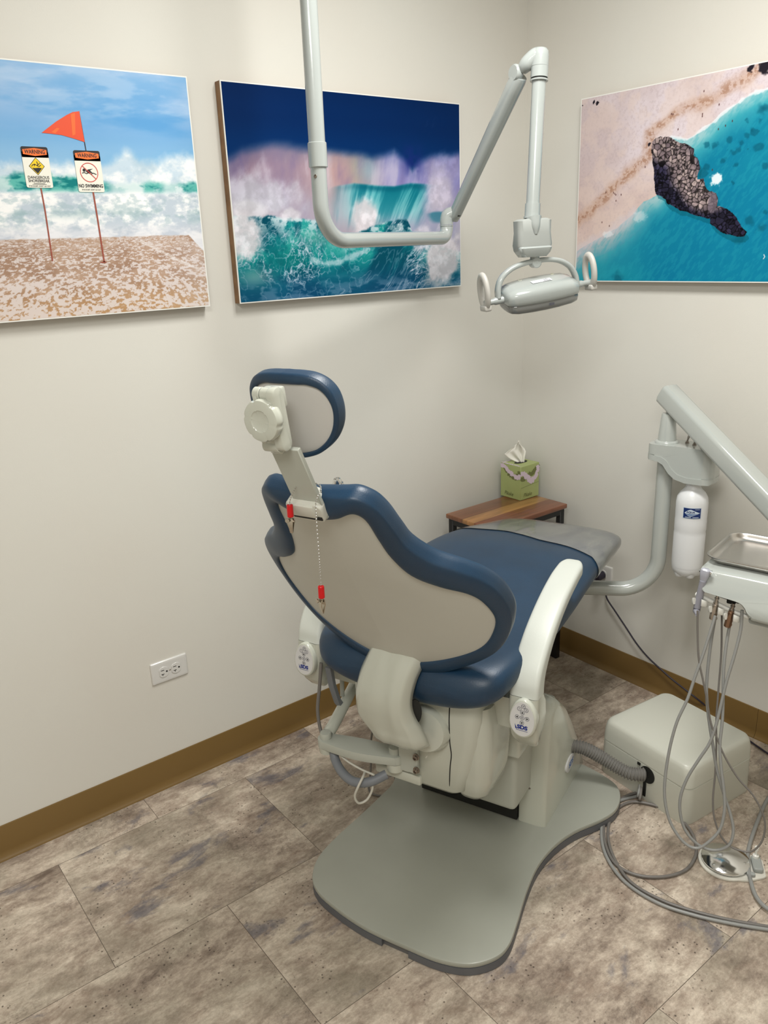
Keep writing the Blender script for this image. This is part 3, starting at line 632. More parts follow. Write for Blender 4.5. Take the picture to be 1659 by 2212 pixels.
# rubber edging strips under the rim (interrupted)
e2 = inset(sbo, 0.0015 if area2 < 0 else -0.0015)
strip = MB(); n = len(sbo)
gaps = [i for i in range(n) if -0.06 < sbo[i][0] < 0.02 and 0.02 < -sbo[i][1] < 0.09]
i0 = 0
run = []
for i in range(n + 1):
    j = i % n
    if j in gaps or i == n:
        if len(run) > 2:
            strip.loft([[(sbo[k][0], sbo[k][1], 0.002), (sbo[k][0], sbo[k][1], 0.0215), (ins[k][0], ins[k][1], 0.0215), (ins[k][0], ins[k][1], 0.002)] for k in run])
        run = []
    else: run.append(j)
strip.build('base_edging', mat('grey_rubber_edge', rgb(96, 98, 102), 0.55), chair)

# right hand fin cover of the lift column
fin = [(0.466, 0.036), (0.468, 0.12), (0.473, 0.22), (0.483, 0.32), (0.495, 0.382), (0.516, 0.405), (0.548, 0.406), (0.575, 0.388), (0.625, 0.345), (0.69, 0.262), (0.745, 0.18), (0.79, 0.105), (0.822, 0.05), (0.828, 0.036)]
def fin_mesh(mb, t0, t1, grow=0.0):
    # outer skin bulges: sections through t
    rings = []
    for (t, k) in ((t0, 0.985), (t0 + (t1 - t0) * 0.08, 1.0), (t0 + (t1 - t0) * 0.45, 1.0), (t0 + (t1 - t0) * 0.66, 0.99), (t0 + (t1 - t0) * 0.82, 0.97), (t0 + (t1 - t0) * 0.94, 0.94), (t1, 0.89)):
        c = (0.60, 0.036)
        rings.append([(c[0] + (s - c[0]) * (1 - (1 - k) * (0.9 if s > c[0] else 0.7)), -t, c[1] + (z - c[1]) * (1 - (1 - k) * 0.8)) for s, z in fin])
    mb.loft(rings)
mb = MB(); fin_mesh(mb, 0.153, 0.230)
fc = mb.build('lift_fin_cover', BEIGE, chair, angle=50)
mb = MB(); mb.lathe([(0.0035, 0), (0.003, 0.0015), (0.001, 0.002)], 12, M=axisM((0.4695, -0.182, 0.15), (-1, 0, 0))); mb.build('screw', DARKST, fc)
# oval badge on the fin side
BADGE = MB()
Mb_ = axisM((0.665, -0.2325, 0.125), (0.03, -1.0, 0.03), (1, 0, 0.0))
def ell(a, b, n=40, z=0.0): return [(a * math.cos(2 * PI * i / n), b * math.sin(2 * PI * i / n), z) for i in range(n)]
BADGE.loft([ell(.040, .0225, z=-0.004), ell(.040, .0225, z=.0012), ell(.038, .0205, z=.002)], 0, Mb_)
def text_up(mbx, body, size, M, mi, **k): mbx.text(body, size, M, mi, **k)
Mt = axisM((0.665, -0.2325, 0.125), (0.03, -1.0, 0.03), (1, 0, 0.0)) @ Matrix.Translation((0, 0, 0.0024))
BADGE.text('SDS', .022, Mt, 1, bold=.0006, sx=1.15, shear=.2)
BADGE.build('oval_badge', [PANEL, LOGO2], fc)

# body of the lift under the seat
mb = MB()
mb.box((0.52, -0.004, 0.238), (0.32, 0.36, 0.185), 0.016, 4)
mb.build('lower_lift_cover', BEIGE2, chair)
mb = MB(); mb.box((0.44, 0.0, 0.331), (0.19, 0.355, 0.008)); mb.box((0.56, 0.0, 0.185), (0.20, 0.300, 0.29)); mb.build('lift_gap_shade', DARK, chair)  # dark slabs put the shade between the lift covers into colour
mb = MB(); mb.box((0.42, -0.004, 0.393), (0.18, 0.40, 0.118), 0.008, 3); mb.build('upper_lift_cover', BEIGE, chair)
mb = MB(); mb.box((0.64, 0.0, 0.088), (0.20, 0.20, 0.10), 0.006, 2); mb.build('lift_foot', BEIGE2, chair)
# link foot with two small feet
mb = MB(); mb.prism([(0.36, 0.185), (0.375, 0.150), (0.44, 0.118), (0.47, 0.118), (0.50, 0.16), (0.50, 0.23), (0.38, 0.23)], -0.115, 0.03, 'y', 0.006, 2); mb.build('link_bracket', BEIGE2, chair)
# rear body (rounded cover) with vertical seam
def body_ring(z, s0, s1, t0, t1, r):
    return [(a, -b, z) for a, b in roundrect(s0, t0, s1, t1, r, 6)]
mb = MB()
rg = []
for z, s0, s1, t0, t1, r in ((0.306, 0.19, 0.30, 0.035, 0.085, 0.02), (0.309, 0.165, 0.32, -0.045, 0.118, 0.03), (0.325, 0.152, 0.335, -0.058, 0.134, 0.034), (0.40, 0.148, 0.345, -0.06, 0.158, 0.036), (0.47, 0.142, 0.35, -0.062, 0.172, 0.036), (0.53, 0.140, 0.35, -0.07, 0.178, 0.036), (0.575, 0.145, 0.345, -0.075, 0.178, 0.034), (0.60, 0.165, 0.32, -0.06, 0.16, 0.03)):
    rg.append(body_ring(z, s0, s1, t0, t1, r))
mb.loft(rg); rb = mb.build('rear_body_cover', BEIGE, chair, angle=50)
mb = MB(); mb.tube([(.1545, -.098, .325), (.1500, -.100, .36), (.1478, -.103, .40), (.1450, -.108, .435), (.1420, -.106, .47), (.1400, -.106, .53), (.1450, -.106, .575)], 0.0014, 8, smooth=4); mb.build('cover_seam', DARK, rb)
# second lobe right of the seam
mb = MB()
rg = []
for z, s0, s1, t0, t1, r in ((0.288, 0.21, 0.28, 0.105, 0.14, 0.015), (0.292, 0.19, 0.31, 0.098, 0.163, 0.026), (0.315, 0.172, 0.31, 0.096, 0.180, 0.032), (0.36, 0.163, 0.32, 0.096, 0.190, 0.034), (0.43, 0.160, 0.32, 0.1, 0.194, 0.034), (0.49, 0.158, 0.32, 0.10, 0.194, 0.034), (0.56, 0.162, 0.32, 0.1, 0.190, 0.034)):
    rg.append(body_ring(z, s0, s1, t0, t1, r))
mb.loft(rg); mb.build('side_body_cover', BEIGE, chair, angle=50)
mb = MB(); mb.lathe([(0.062, -0.0), (0.060, 0.03), (0.050, 0.048), (0.02, 0.052)], 32, M=axisM((0.165, -0.045, 0.49), (-0.96, -0.1, 0.12))); mb.build('hinge_boss', BEIGE, chair)
# steel bracket plate with two socket bolts
mb = MB(); mb.box((0.139, 0.004, 0.392), (0.012, 0.052, 0.072), 0.002, 1); bp_ = mb.build('bracket_plate', BEIGE2, chair)
mb = MB(); mb.box((0.156, 0.040, 0.332), (0.03, 0.13, 0.028), 0.006, 2); mb.build('lower_rail', BEIGE, chair)
for dz in (0.374, 0.411):
    mb = MB(); mb.lathe([(0.0085, 0), (0.0085, 0.003), (0.006, 0.0035), (0.006, 0.009), (0.0035, 0.0095), (0.0035, 0.005)], 18, M=axisM((0.130, -0.022, dz), (-1, 0, 0))); mb.build('bolt', DARKST, bp_)
# seat pan and side wings below the cushion
mb = MB(); mb.box((0.33, 0.0, 0.530), (0.32, 0.36, 0.11), 0.02, 3); mb.build('seat_pan', BEIGE, chair)
mb = MB(); mb.box((0.165, -0.04, 0.600), (0.035, 0.05, 0.03), 0.003, 1); mb.box((0.150, -0.055, 0.604), (0.012, 0.018, 0.012), 0.002, 1); mb.build('hinge_block', DARK, chair)

# yoke carrying the backrest: a curved sheet, its right edge swept into the hinge
YS = [
    (0.072, 0.722, .064, .074), (0.055, 0.695, .072, .072), (0.038, 0.655, .086, .060), (0.028, 0.615, .094, .053), (0.028, 0.585, .098, .053), (0.032, 0.560, .100, .059), (0.036, 0.541, .097, .068), (0.040, 0.524, .084, .074), (0.043, 0.508, .068, .079), (0.049, 0.492, .062, .080), (0.058, 0.480, .060, .078)]
def ip4(k, x):
    j = min(int(x), len(YS) - 2); g = x - j
    a_ = YS[max(j - 1, 0)][k]; b_ = YS[j][k]; c_ = YS[j + 1][k]; d_ = YS[min(j + 2, len(YS) - 1)][k]
    return 0.5 * (2 * b_ + (c_ - a_) * g + (2 * a_ - 5 * b_ + 4 * c_ - d_) * g * g + (3 * b_ - a_ - 3 * c_ + d_) * g ** 3)
def yoke_pt(f, g):
    x = g * (len(YS) - 1); s_, z_, hl, hr = (ip4(k, x) for k in range(4))
    e = max(0.0, abs(f) - 0.70) / 0.30
    t_ = f * hr if f > 0 else f * hl
    return Vector((s_ + 0.034 * e ** 1.8 + 0.006 * f * f + .0015 * math.cos(f * 9), -t_, z_))
mb = MB(); nf, ng = 30, 44
vs = [yoke_pt(-1 + 2 * i / nf, j / ng) for j in range(ng + 1) for i in range(nf + 1)]
fs = [(j * (nf + 1) + i, j * (nf + 1) + i + 1, (j + 1) * (nf + 1) + i + 1, (j + 1) * (nf + 1) + i) for j in range(ng) for i in range(nf)]
mb.add(vs, fs); yk = mb.build('back_yoke', BEIGE, chair, angle=60)
md = yk.modifiers.new('thick', 'SOLIDIFY'); md.thickness = 0.007; md.offset = -1
mb = MB(); mb.lathe([(.022, 0), (.022, .004)], 28, M=axisM((0.080, -0.050, 0.572), (-.8, -.6, 0.1), (0, 0, 1)) @ Matrix.Diagonal((1.35, .7, 1, 1))); mb.build('hinge_opening', DARK, yk)

# upholstered seat and leg rest, one continuous cushion
SEC = [(0.080, .150, .634, .020, .0), (0.088, .193, .632, .064, .008), (0.105, .224, .630, .098, .018), (0.14, .245, .626, .124, .03), (0.20, .258, .630, .126, .038), (0.30, .268, .644, .115, .036), (0.42, .270, .658, .108, .026), (0.55, .268, .674, .100, .014), (0.66, .264, .687, .094, .006), (0.76, .258, .692, .090, .0), (0.86, .249, .684, .086, .0), (0.96, .238, .668, .082, .0), (1.06, .226, .650, .078, .0), (1.14, .216, .637, .074, .0), (1.19, .208, .628, .068, .0), (1.215, .200, .624, .055, .0), (1.228, .188, .622, .03, .0)]
def sec_at(s):
    A = np.array(SEC); return [float(np.interp(s, A[:, 0], A[:, i])) for i in range(1, 5)]
def smooth_sec(n=6):
    out = []
    P = SEC
    for i in range(len(P) - 1):
        p0 = P[max(i - 1, 0)]; p1 = P[i]; p2 = P[i + 1]; p3 = P[min(i + 2, len(P) - 1)]
        for k in range(n):
            t = k / n; out.append(tuple(0.5 * (2 * b + (c - a) * t + (2 * a - 5 * b + 4 * c - d) * t * t + (3 * b - a - 3 * c + d) * t ** 3) for a, b, c, d in zip(p0, p1, p2, p3)))
    out.append(P[-1]); return out
def seat_ring(sec, n=56, off=0.0, a0=0.0, a1=2 * PI, closed=True):
    s, w, zm, th, dish = sec; R = []
    for i in range(n if closed else n + 1):
        a = a0 + (a1 - a0) * i / n; c, d = math.cos(a), math.sin(a)
        y = (w + off) * (abs(c) ** 0.55) * (1 if c > 0 else -1)
        z = (th / 2 + off) * (abs(d) ** 0.72) * (1 if d > 0 else -1)
        if d > 0: z += dish * (abs(y) / w) ** 2.2
        else: z += dish * 1.1 * (abs(y) / w) ** 2.2
        R.append((s, y, zm + z))
    return R
SS_ = smooth_sec()
mb = MB(); mb.loft([seat_ring(q) for q in SS_]); mb.build('seat_cushion', BLUE, chair, angle=80)
mb = MB(); mb.loft([[(s * 1.0 + 0.0, y * 0.55, z) for s, y, z in [(q[0], 1.0 * q[1], q[2] - q[3] / 2 - 0.002), (q[0], -1.0 * q[1], q[2] - q[3] / 2 - 0.002), (q[0], -.95 * q[1], q[2] - q[3] / 2 - 0.03), (q[0], .95 * q[1], q[2] - q[3] / 2 - 0.03)]] for q in SS_[46:-14]]); mb.build('leg_rest_pan', BEIGE2, chair)

# generic upholstered shell: inner (plate edge) and outer (cushion edge) half outlines, given as (t, z)
def shell(name_c, name_p, parent, outer, inner, surf, nrm, depth, topz, botz, itop, ibot, matp, rear=0.75, plate_off=0.0, inner_r=None):
    def half(pts, zt, zb): return [(0.0, zt)] + pts + [(0.0, zb)]
    o3 = cr([(t, z, 0) for t, z in half(outer, topz, botz)], 5); i3 = cr([(t, z, 0) for t, z in half(inner, itop, ibot)], 5)
    O = [(p.x, p.y) for p in o3]; I = [(p.x, p.y) for p in i3]
    O = O + [(-t, z) for t, z in O[-2:0:-1]]; I = I + [(-t, z) for t, z in I[-2:0:-1]]
    n = len(O); P3 = lambda t, z, d: surf(t, z) + nrm * d      # d > 0 is rearwards
    rings = []
    W = [math.hypot(O[i][0] - I[i][0], O[i][1] - I[i][1]) for i in range(n)]
    def at(i, f): return (I[i][0] + (O[i][0] - I[i][0]) * f, I[i][1] + (O[i][1] - I[i][1]) * f)
    def ring(f, dfun): return [tuple(P3(*at(i, f), dfun(i))) for i in range(n)]
    amp = lambda i: min(W[i] * rear * 0.5, 0.026)
    rings.append(ring(-0.25, lambda i: -0.012))
    rings.append(ring(-0.02, lambda i: -0.004))
    for a in range(0, 13):
        an = PI * a / 12 * 0.5 + 0.0
    for a in range(1, 17):
        an = PI * (1 - a / 16)          # 180 -> 0
        rings.append(ring(0.5 + 0.5 * math.cos(an), lambda i, an=an: amp(i) * math.sin(an) ** 0.8))
    for (f, d) in ((1.03, 0.25), (1.03, 0.5), (0.96, 0.72), (0.8, 0.88), (0.5, 0.97), (0.1, 1.02)):
        rings.append(ring(f, lambda i, d=d: -depth * d))
    zl, zh = botz + (topz - botz) * 0.18, topz - (topz - botz) * 0.12
    def toward(i, k, d):
        t, z = at(i, 0.0); zc = min(max(z, zl), zh); return tuple(P3(t * (1 - k), z + (zc - z) * k, d))
    rings.append([toward(i, 0.35, -depth * 1.08) for i in range(n)])
    rings.append([toward(i, 0.7, -depth * 1.12) for i in range(n)])
    rings.append([toward(i, 1.0, -depth * 1.12) for i in range(n)])
    mb = MB(); mb.loft([r[::-1] for r in rings], cap0=False, cap1=False)
    c = mb.build(name_c, BLUE, parent, angle=80)
    pr = []
    for k, d in ((-0.0, -0.006), (0.0, plate_off), (0.1, plate_off + 0.001), (0.4, plate_off + 0.002), (0.7, plate_off + 0.002), (1.0, plate_off + 0.002)):
        row = []
        for i in range(n):
            t, z = I[i][0] * 1.0, I[i][1]; tc, zc = 0.0, min(max(z, zl), zh)
            row.append(tuple(P3(t + (tc - t) * k, z + (zc - z) * k, d)))
        pr.append(row)
    mb = MB(); mb.loft(pr, cap0=False, cap1=False); p = mb.build(name_p, matp, parent, angle=60)
    return c, p
BO = [(0.0653, 1.162), (0.0967, 1.164), (0.120, 1.1488), (0.1339, 1.1207), (0.143, 1.0853), (0.1529, 1.0525), (0.1839, 1.0198), (0.2256, 0.9974), (0.2586, 0.9731), (0.2814, 0.9351), (0.2894, 0.8758), (0.2735, 0.8137), (0.2423, 0.7624), (0.1932, 0.7216), (0.1143, 0.6781), (0.0493, 0.6585)]
BI = [(0.0168, 1.1057), (0.0461, 1.1122), (0.078, 1.126), (0.098, 1.112), (0.1055, 1.067), (0.1145, 1.0241), (0.1387, 0.9806), (0.1822, 0.9543), (0.2266, 0.9358), (0.2488, 0.9101), (0.2589, 0.8632), (0.2414, 0.8112), (0.2139, 0.7722), (0.1707, 0.7428), (0.1096, 0.7146), (0.0506, 0.6955)]
bsurf = lambda t, z: Vector((0.09 - 0.6 * (z - 0.68) + 1.0 * t * t, -t, z))
bn = Vector((-0.857, 0, -0.514))
backrest = bpy.data.objects.new('backrest', None)
bc, bpl = shell('backrest_cushion', 'backrest_shell', chair, BO, BI, bsurf, bn, 0.042, 1.155, 0.655, 1.103, 0.690, SHELL, rear=0.42)
bpy.data.objects.remove(backrest)
# bracket that holds the headrest post, set in the top roll
Mbk = axisM(bsurf(0, 1.138) + Vector((-.001, -.002, .003)) + bn * 0.025, bn, (0, -1, 0))     # local x = t, local z rearwards, local y = down the back
mb = MB(); o_ = roundrect(-0.040, -0.024, 0.037, 0.021, 0.012, 6)
mb.prism([(a + 0.0, b) for a, b in o_], -0.045, 0.002, bev=0.004, seg=2, M=Mbk)
mb.box((-0.003, 0.005, 0.002), (0.056, 0.030, 0.009), 0.004, 2, M=Mbk)
brk = mb.build('headrest_bracket', mat('bracket_white_beige', rgb(206, 206, 196), .35, coat=.2), chair)
mb = MB(); mb.box((0.002, -0.011, 0.0015), (0.062, 0.007, 0.006), 0, M=Mbk); mb.build('bracket_gap', DARK, brk)
# flat post
p0 = Vector((-0.202, -0.006, 1.142)); p1 = Vector((-0.261, -0.003, 1.266)); ax_ = (p1 - p0).normalized()
Mp = axisM(p0, ax_, (0, -1, 0))
L_ = (p1 - p0).length
mb = MB(); mb.box((0.002, 0, L_ / 2 - 0.02), (0.061, 0.0095, L_ + 0.02), 0.0015, 1, M=Mp); mb.build('headrest_post', BEIGE2, chair)
# headrest
HO = [(0.012, 1.378), (0.032, 1.3775), (0.055, 1.374), (0.074, 1.364), (0.088, 1.345), (0.0925, 1.315), (0.087, 1.284), (0.070, 1.256), (0.045, 1.236), (0.018, 1.226)]
HI = [(0.010, 1.358), (0.028, 1.358), (0.045, 1.358), (0.065, 1.351), (0.078, 1.335), (0.0825, 1.312), (0.0765, 1.284), (0.061, 1.260), (0.038, 1.242), (0.014, 1.234)]
hsurf = lambda t, z: Vector((-0.21 - 0.21 * (z - 1.3) + 1.2 * t * t, -t + 0.010, z))
hn = Vector((-1, 0, -0.21)).normalized()
shell('headrest_cushion', 'headrest_plate', chair, HO, HI, hsurf, hn, 0.026, 1.3785, 1.223, 1.358, 1.232, HEADPL, rear=0.8)
# double articulated headrest mount (side bar, hinge barrels, bridge)
hb = MB()
tilt = Vector((-0.17, 0, 1)).normalized()
Mh = axisM((-0.256, 0.008, 1.316), tilt, (0, -1, 0))   # local x = t, y = across depth, z along bracket
# which way is rearwards in this frame
rear_sign = 1 if (Mh.to_3x3() @ Vector((0, 1, 0))).x < 0 else -1
def rbx(x0, x1, d0, d1, z0, z1, r, mbx):
    """bar lying between x0..x1, rounded ends in the depth-height plane"""
    out = [(a, b) for a, b in roundrect(min(d0, d1), z0, max(d0, d1), z1, r, 6)]
    mbx.prism([(rear_sign * a, b) for a, b in out], x0, x1, 'x', 0.0025, 2, M=Mh)
rbx(0.018, 0.034, 0.012, 0.040, -0.056, 0.054, 0.0135, hb)
rbx(-0.012, -0.002, 0.012, 0.038, -0.050, 0.050, 0.0125, hb)
rbx(-0.004, 0.020, 0.014, 0.036, -0.052, 0.026, 0.010, hb)
ha = hb.build('headrest_hinge_arm', BEIGE, chair)
mb = MB()
for x0, x1 in ((-0.0125, 0.001), (0.003, 0.019)):
    mb.lathe([(0.0105, x0), (0.0115, x0 + 0.001), (0.0115, x1 - 0.001), (0.0105, x1)], 24, M=Mh @ Matrix.Translation((0, rear_sign * 0.026, 0.041)) @ Matrix.Rotation(PI / 2, 4, 'Y'))
mb.box((0.010, rear_sign * 0.008, 0.030), (0.036, 0.020, 0.036), 0.004, 2, M=Mh)
mb.build('hinge_barrel', BEIGE, ha)
mb = MB(); mb.lathe([(0.011, -0.004), (0.012, -0.003), (0.012, 0.027), (0.011, 0.028)], 24, M=Mh @ Matrix.Translation((-0.008, rear_sign * 0.026, -0.048)) @ Matrix.Rotation(PI / 2, 4, 'Y'))
mb.box((0.006, rear_sign * 0.022, -0.058), (0.026, 0.010, 0.014), 0.004, 3, M=Mh); mb.build('post_clamp', BEIGE, ha)
# lobed knob
def lobes(a):
    x = (a * 6 / (2 * PI) + 0.2) % 1.0 - 0.5
    return 1.0 - 0.060 * math.exp(-(x / 0.075) ** 2)
Mk = axisM((-0.300, 0.001, 1.311), (-1, 0.0, -0.06), (0, 0, 1))
mb = MB(); mb.lathe([(0.032, -0.012), (0.0345, -0.010), (0.036, -0.005), (0.036, 0.002), (0.034, 0.0065), (0.0295, 0.008), (0.0185, 0.0082), (0.0175, 0.0072), (0.0165, 0.0066), (0.004, 0.0068)], 90, M=Mk, wob=lobes)
mb.lathe([(0.010, -0.035), (0.010, -0.010)], 16, M=Mk); mb.build('headrest_knob', BEIGE, chair, angle=45)

# armrests with control pods
PTOP = [(.176, .616), (.184, .650), (.207, .688), (.255, .732), (.312, .768), (.372, .796), (.432, .815), (.480, .824), (.502, .825), (.513, .822)]
PTHK = [.052, .049, .044, .038, .036, .035, .034, .033, .028, .016]
PWID = [1.0, 1.0, 1.0, 1.0, .98, .96, .95, .90, .72, .45]
BTOP = [(.205, .478), (.186, .505), (.176, .55), (.1745, .59), (.1755, .6145)]
BTHK = [.030, .058, .070, .066, .052]
def arm_loft(mb, top, thk, wid, t0, t1, side, r=.011, n=5):
    P = cr([(s_, z_, 0) for s_, z_ in top], n); m = len(P); rings = []
    for i, p in enumerate(P):
        f = i / (m - 1) * (len(top) - 1); j = min(int(f), len(top) - 2); g = f - j
        th = thk[j] + (thk[j + 1] - thk[j]) * g; w = wid[j] + (wid[j + 1] - wid[j]) * g
        d = (P[min(i + 1, m - 1)] - P[max(i - 1, 0)]).normalized(); nx, nz = d.y, -d.x      # away from the patient's arm side: downwards / forwards
        tm, hw = (t0 + t1) / 2, (t1 - t0) / 2 * w; rr_ = min(r, th * .45, hw * .45)
        rings.append([(p.x + nx * b_, -side * (tm + a_), p.y + nz * b_) for a_, b_ in roundrect(-hw, 0, hw, th, rr_, 4)])
    mb.loft(rings)
LOGOTXT = 'SDS'
def armrest(side):
    t0, t1 = (0.236, 0.303) if side > 0 else (0.280, 0.350)
    root = None
    mb = MB()
    arm_loft(mb, PTOP, PTHK, PWID, t0, t1, side); a = mb.build('armrest', PADARM, chair, angle=50)
    mb = MB(); arm_loft(mb, BTOP, BTHK, [.8, .97, 1.02, 1.02, 1.0], t0, t1, side)
    mb.prism([(0.20, 0.59), (0.34, 0.59), (0.32, 0.52), (0.22, 0.50)], -side * 0.17, -side * (0.250 if side > 0 else 0.30), 'y', 0.01, 2)
    mb.build('armrest_support', BEIGE, a, angle=40)
    tc = 0.276 if side > 0 else 0.318
    Mq = axisM((0.166, -side * tc, 0.572), (-1, 0, 0.10), (0, -1, 0))   # local x = to the right seen from behind
    up_s = 1 if (Mq.to_3x3() @ Vector((0, 1, 0))).z > 0 else -1
    def egg(k, z, n=48):
        out = []
        for i in range(n):
            an = 2 * PI * i / n; out.append((k * 0.0315 * math.cos(an) * (1 - 0.10 * math.sin(an)), k * 0.0455 * math.sin(an), z))
        return out
    mb = MB(); mb.loft([egg(0.80, -0.030), egg(0.95, -0.016), egg(1.02, -0.004), egg(1.0, 0.004), egg(0.95, 0.0065), egg(0.90, 0.0068)], M=Mq); pod = mb.build('control_pod', BEIGE, a, angle=50)
    mb = MB(); mb.loft([egg(0.885, 0.0052), egg(0.885, 0.0074)], M=Mq)
    def loc(px, py, z=0.0078): return Mq @ Matrix.Translation((px, up_s * py, z)) @ (Matrix.Identity(4) if up_s > 0 else Matrix.Rotation(PI, 4, 'X'))
    bt = [(.0015, .031), (-.0075, .0235), (.0085, .0235), (0, .0155), (-.0115, .0035), (0, .0035), (.0115, .0035), (0, -.0085)]
    for i, (x, y) in enumerate(bt):
        ring = []
        for j in range(24):
            an = 2 * PI * j / 24; ring.append((.0050 * math.cos(an), .0050 * math.sin(an), 0))
        inn = [(p[0] * .82, p[1] * .82, 0) for p in ring]
        mb.add(ring + inn, [(j, (j + 1) % 24, 24 + (j + 1) % 24, 24 + j) for j in range(24)], 1, loc(x, y))
        if i == 0: mb.text('LP', .0050, loc(x, y, .008), 1, bold=.0001, sx=.9)
        if i == 1: mb.text('1', .0066, loc(x, y, .008), 1, bold=.0001)
        if i == 2: mb.text('2', .0066, loc(x, y, .008), 1, bold=.0001)
        if i == 5: mb.text('A', .0066, loc(x, y, .008), 1, bold=.0001)
        rot = {3: 90, 4: 180, 6: 0, 7: -90}.get(i)
        if rot is not None:
            mb.poly([(.0030 * math.cos(math.radians(rot + d)), .0030 * math.sin(math.radians(rot + d)), 0) for d in (0, 120, 240)], 2, loc(x, y, .008))
    mb.text('SDS', .0125, loc(.0015, -.0195, .008), 3, bold=.0007, sx=1.15)
    mb.poly([(-.0150, -.0045, 0), (-.0105, -.0062, 0), (-.0112, -.0045, 0), (-.0165, .0062, 0)], 3, loc(.0005, -.0195, .008))
    mb.poly([(-.013, -.0070, 0), (.014, -.0070, 0), (.014, -.0079, 0), (-.013, -.0079, 0)], 3, loc(.0005, -.0195, .008))
    mb.build('keypad', [PANEL, INK, INKB, LOGO], pod, smooth=False, recalc=False)
    return a
armrest(1); armrest(-1)

# assistant's arm at the left of the seat
mb = MB()
A0 = Vector((0.115, 0.232, 0.385)); A1 = Vector((0.142, 0.045, 0.385))
d_ = (A1 - A0).normalized(); n_ = Vector((-d_.y, d_.x, 0))
out = []
for c, r, a0, a1 in ((A0, 0.021, 90, 270), (A1, 0.024, -90, 90)):
    for k in range(9):
        an = math.radians(a0 + (a1 - a0) * k / 8); p = c + d_ * math.cos(an) * r + n_ * math.sin(an) * r; out.append((p.x, p.y))
mid = (A0 + A1) / 2
out = out[:9] + [(mid.x - n_.x * 0.034, mid.y - n_.y * 0.034)] + out[9:] + [(mid.x + n_.x * 0.028, mid.y + n_.y * 0.028)]
mb.prism(sm2(out, 3), 0.372, 0.394, bev=0.004, seg=2); arm = mb.build('assistant_arm', BEIGE2, chair)
for c in (A0, A1):
    mb = MB(); mb.lathe([(0.0145, 0.0), (0.015, 0.012), (0.0135, 0.016), (0.006, 0.017)], 24, M=Matrix.Translation((c.x, c.y, 0.394))); mb.build('pivot_cap', BEIGE2, arm)
mb = MB(); mb.lathe([(0.022, 0.0), (0.022, 0.02), (0.020, 0.022)], 24, M=Matrix.Translation((A1.x, A1.y, 0.349))); mb.box((A1.x + 0.0, A1.y - 0.026, 0.360), (0.016, 0.034, 0.014), 0.003, 1); mb.build('pivot_clamp', BEIGE, arm)
mb = MB(); mb.lathe([(0.018, 0.0), (0.020, 0.018)], 24, M=Matrix.Translation((A0.x, A0.y, 0.354))); mb.build('pivot_clamp', BEIGE, arm)
mb = MB(); mb.tube([(0.138, 0.240, 0.392), (0.165, 0.240, 0.404), (0.24, 0.252, 0.425), (0.34, 0.275, 0.44), (0.42, 0.28, 0.45)], [0.016, 0.0155, 0.015, 0.0145], 20, smooth=5); mb.build('assistant_tube', BEIGE, chair)
mb = MB(); mb.tube([(0.12, 0.215, 0.372), (0.105, 0.20, 0.345), (0.085, 0.165, 0.330), (0.075, 0.125, 0.325), (0.085, 0.085, 0.332), (0.115, 0.055, 0.345)], 0.0115, 16, smooth=6); mb.build('hose_loop', HOSEB, chair)
mb = MB(); mb.tube([(0.12, 0.222, 0.374), (0.10, 0.17, 0.362), (0.095, 0.12, 0.352), (0.09, 0.075, 0.352)], 0.0028, 10, smooth=6)
mb.tube([(0.095, 0.105, 0.348), (0.07, 0.095, 0.352), (0.052, 0.098, 0.335), (0.05, 0.108, 0.305), (0.058, 0.103, 0.282), (0.075, 0.09, 0.285), (0.085, 0.08, 0.31), (0.085, 0.078, 0.335)], 0.0030, 10, smooth=6); mb.build('white_cable_loop', mat('cream_cable', rgb(196, 194, 184), .5), chair)
mb = MB(); mb.tube([(0.17, 0.272, 0.57), (0.16, 0.276, 0.50), (0.15, 0.279, 0.44), (0.142, 0.268, 0.39), (0.13, 0.245, 0.374)], 0.0045, 10, smooth=6); mb.build('suction_hose', HOSED, chair)
mb = MB()
mb.prism([(0.17, 0.56), (0.18, 0.50), (0.20, 0.44), (0.225, 0.405), (0.232, 0.415), (0.21, 0.45), (0.192, 0.505), (0.184, 0.56)], 0.245, 0.262, 'y', 0.001, 1); mb.build('flat_hose_strap', HOSEB, chair)
# suction handpiece standing in the assistant's holder; only its tip shows over the back
mb = MB(); mb.tube([(0.24, 0.262, 0.44), (0.25, 0.262, 0.60), (0.27, 0.262, 0.80), (0.285, 0.262, 0.978)], 0.006, 12, smooth=4); hs = mb.build('handpiece_holder', BEIGE2, chair)
mb = MB(); mb.lathe([(0.0105, 0), (0.0125, 0.010), (0.0125, 0.034), (0.0115, 0.038), (0.0095, 0.039), (0.0095, 0.044), (0.0075, 0.050), (0.006, 0.0505), (0.006, 0.046)], 20, M=axisM((0.285, 0.262, 0.984), (-0.25, 0.0, 1)) @ Matrix.Diagonal((1.2, 1.2, 1, 1))); mb.build('handpiece_tip', CHROME, hs, label='chrome instrument tip')

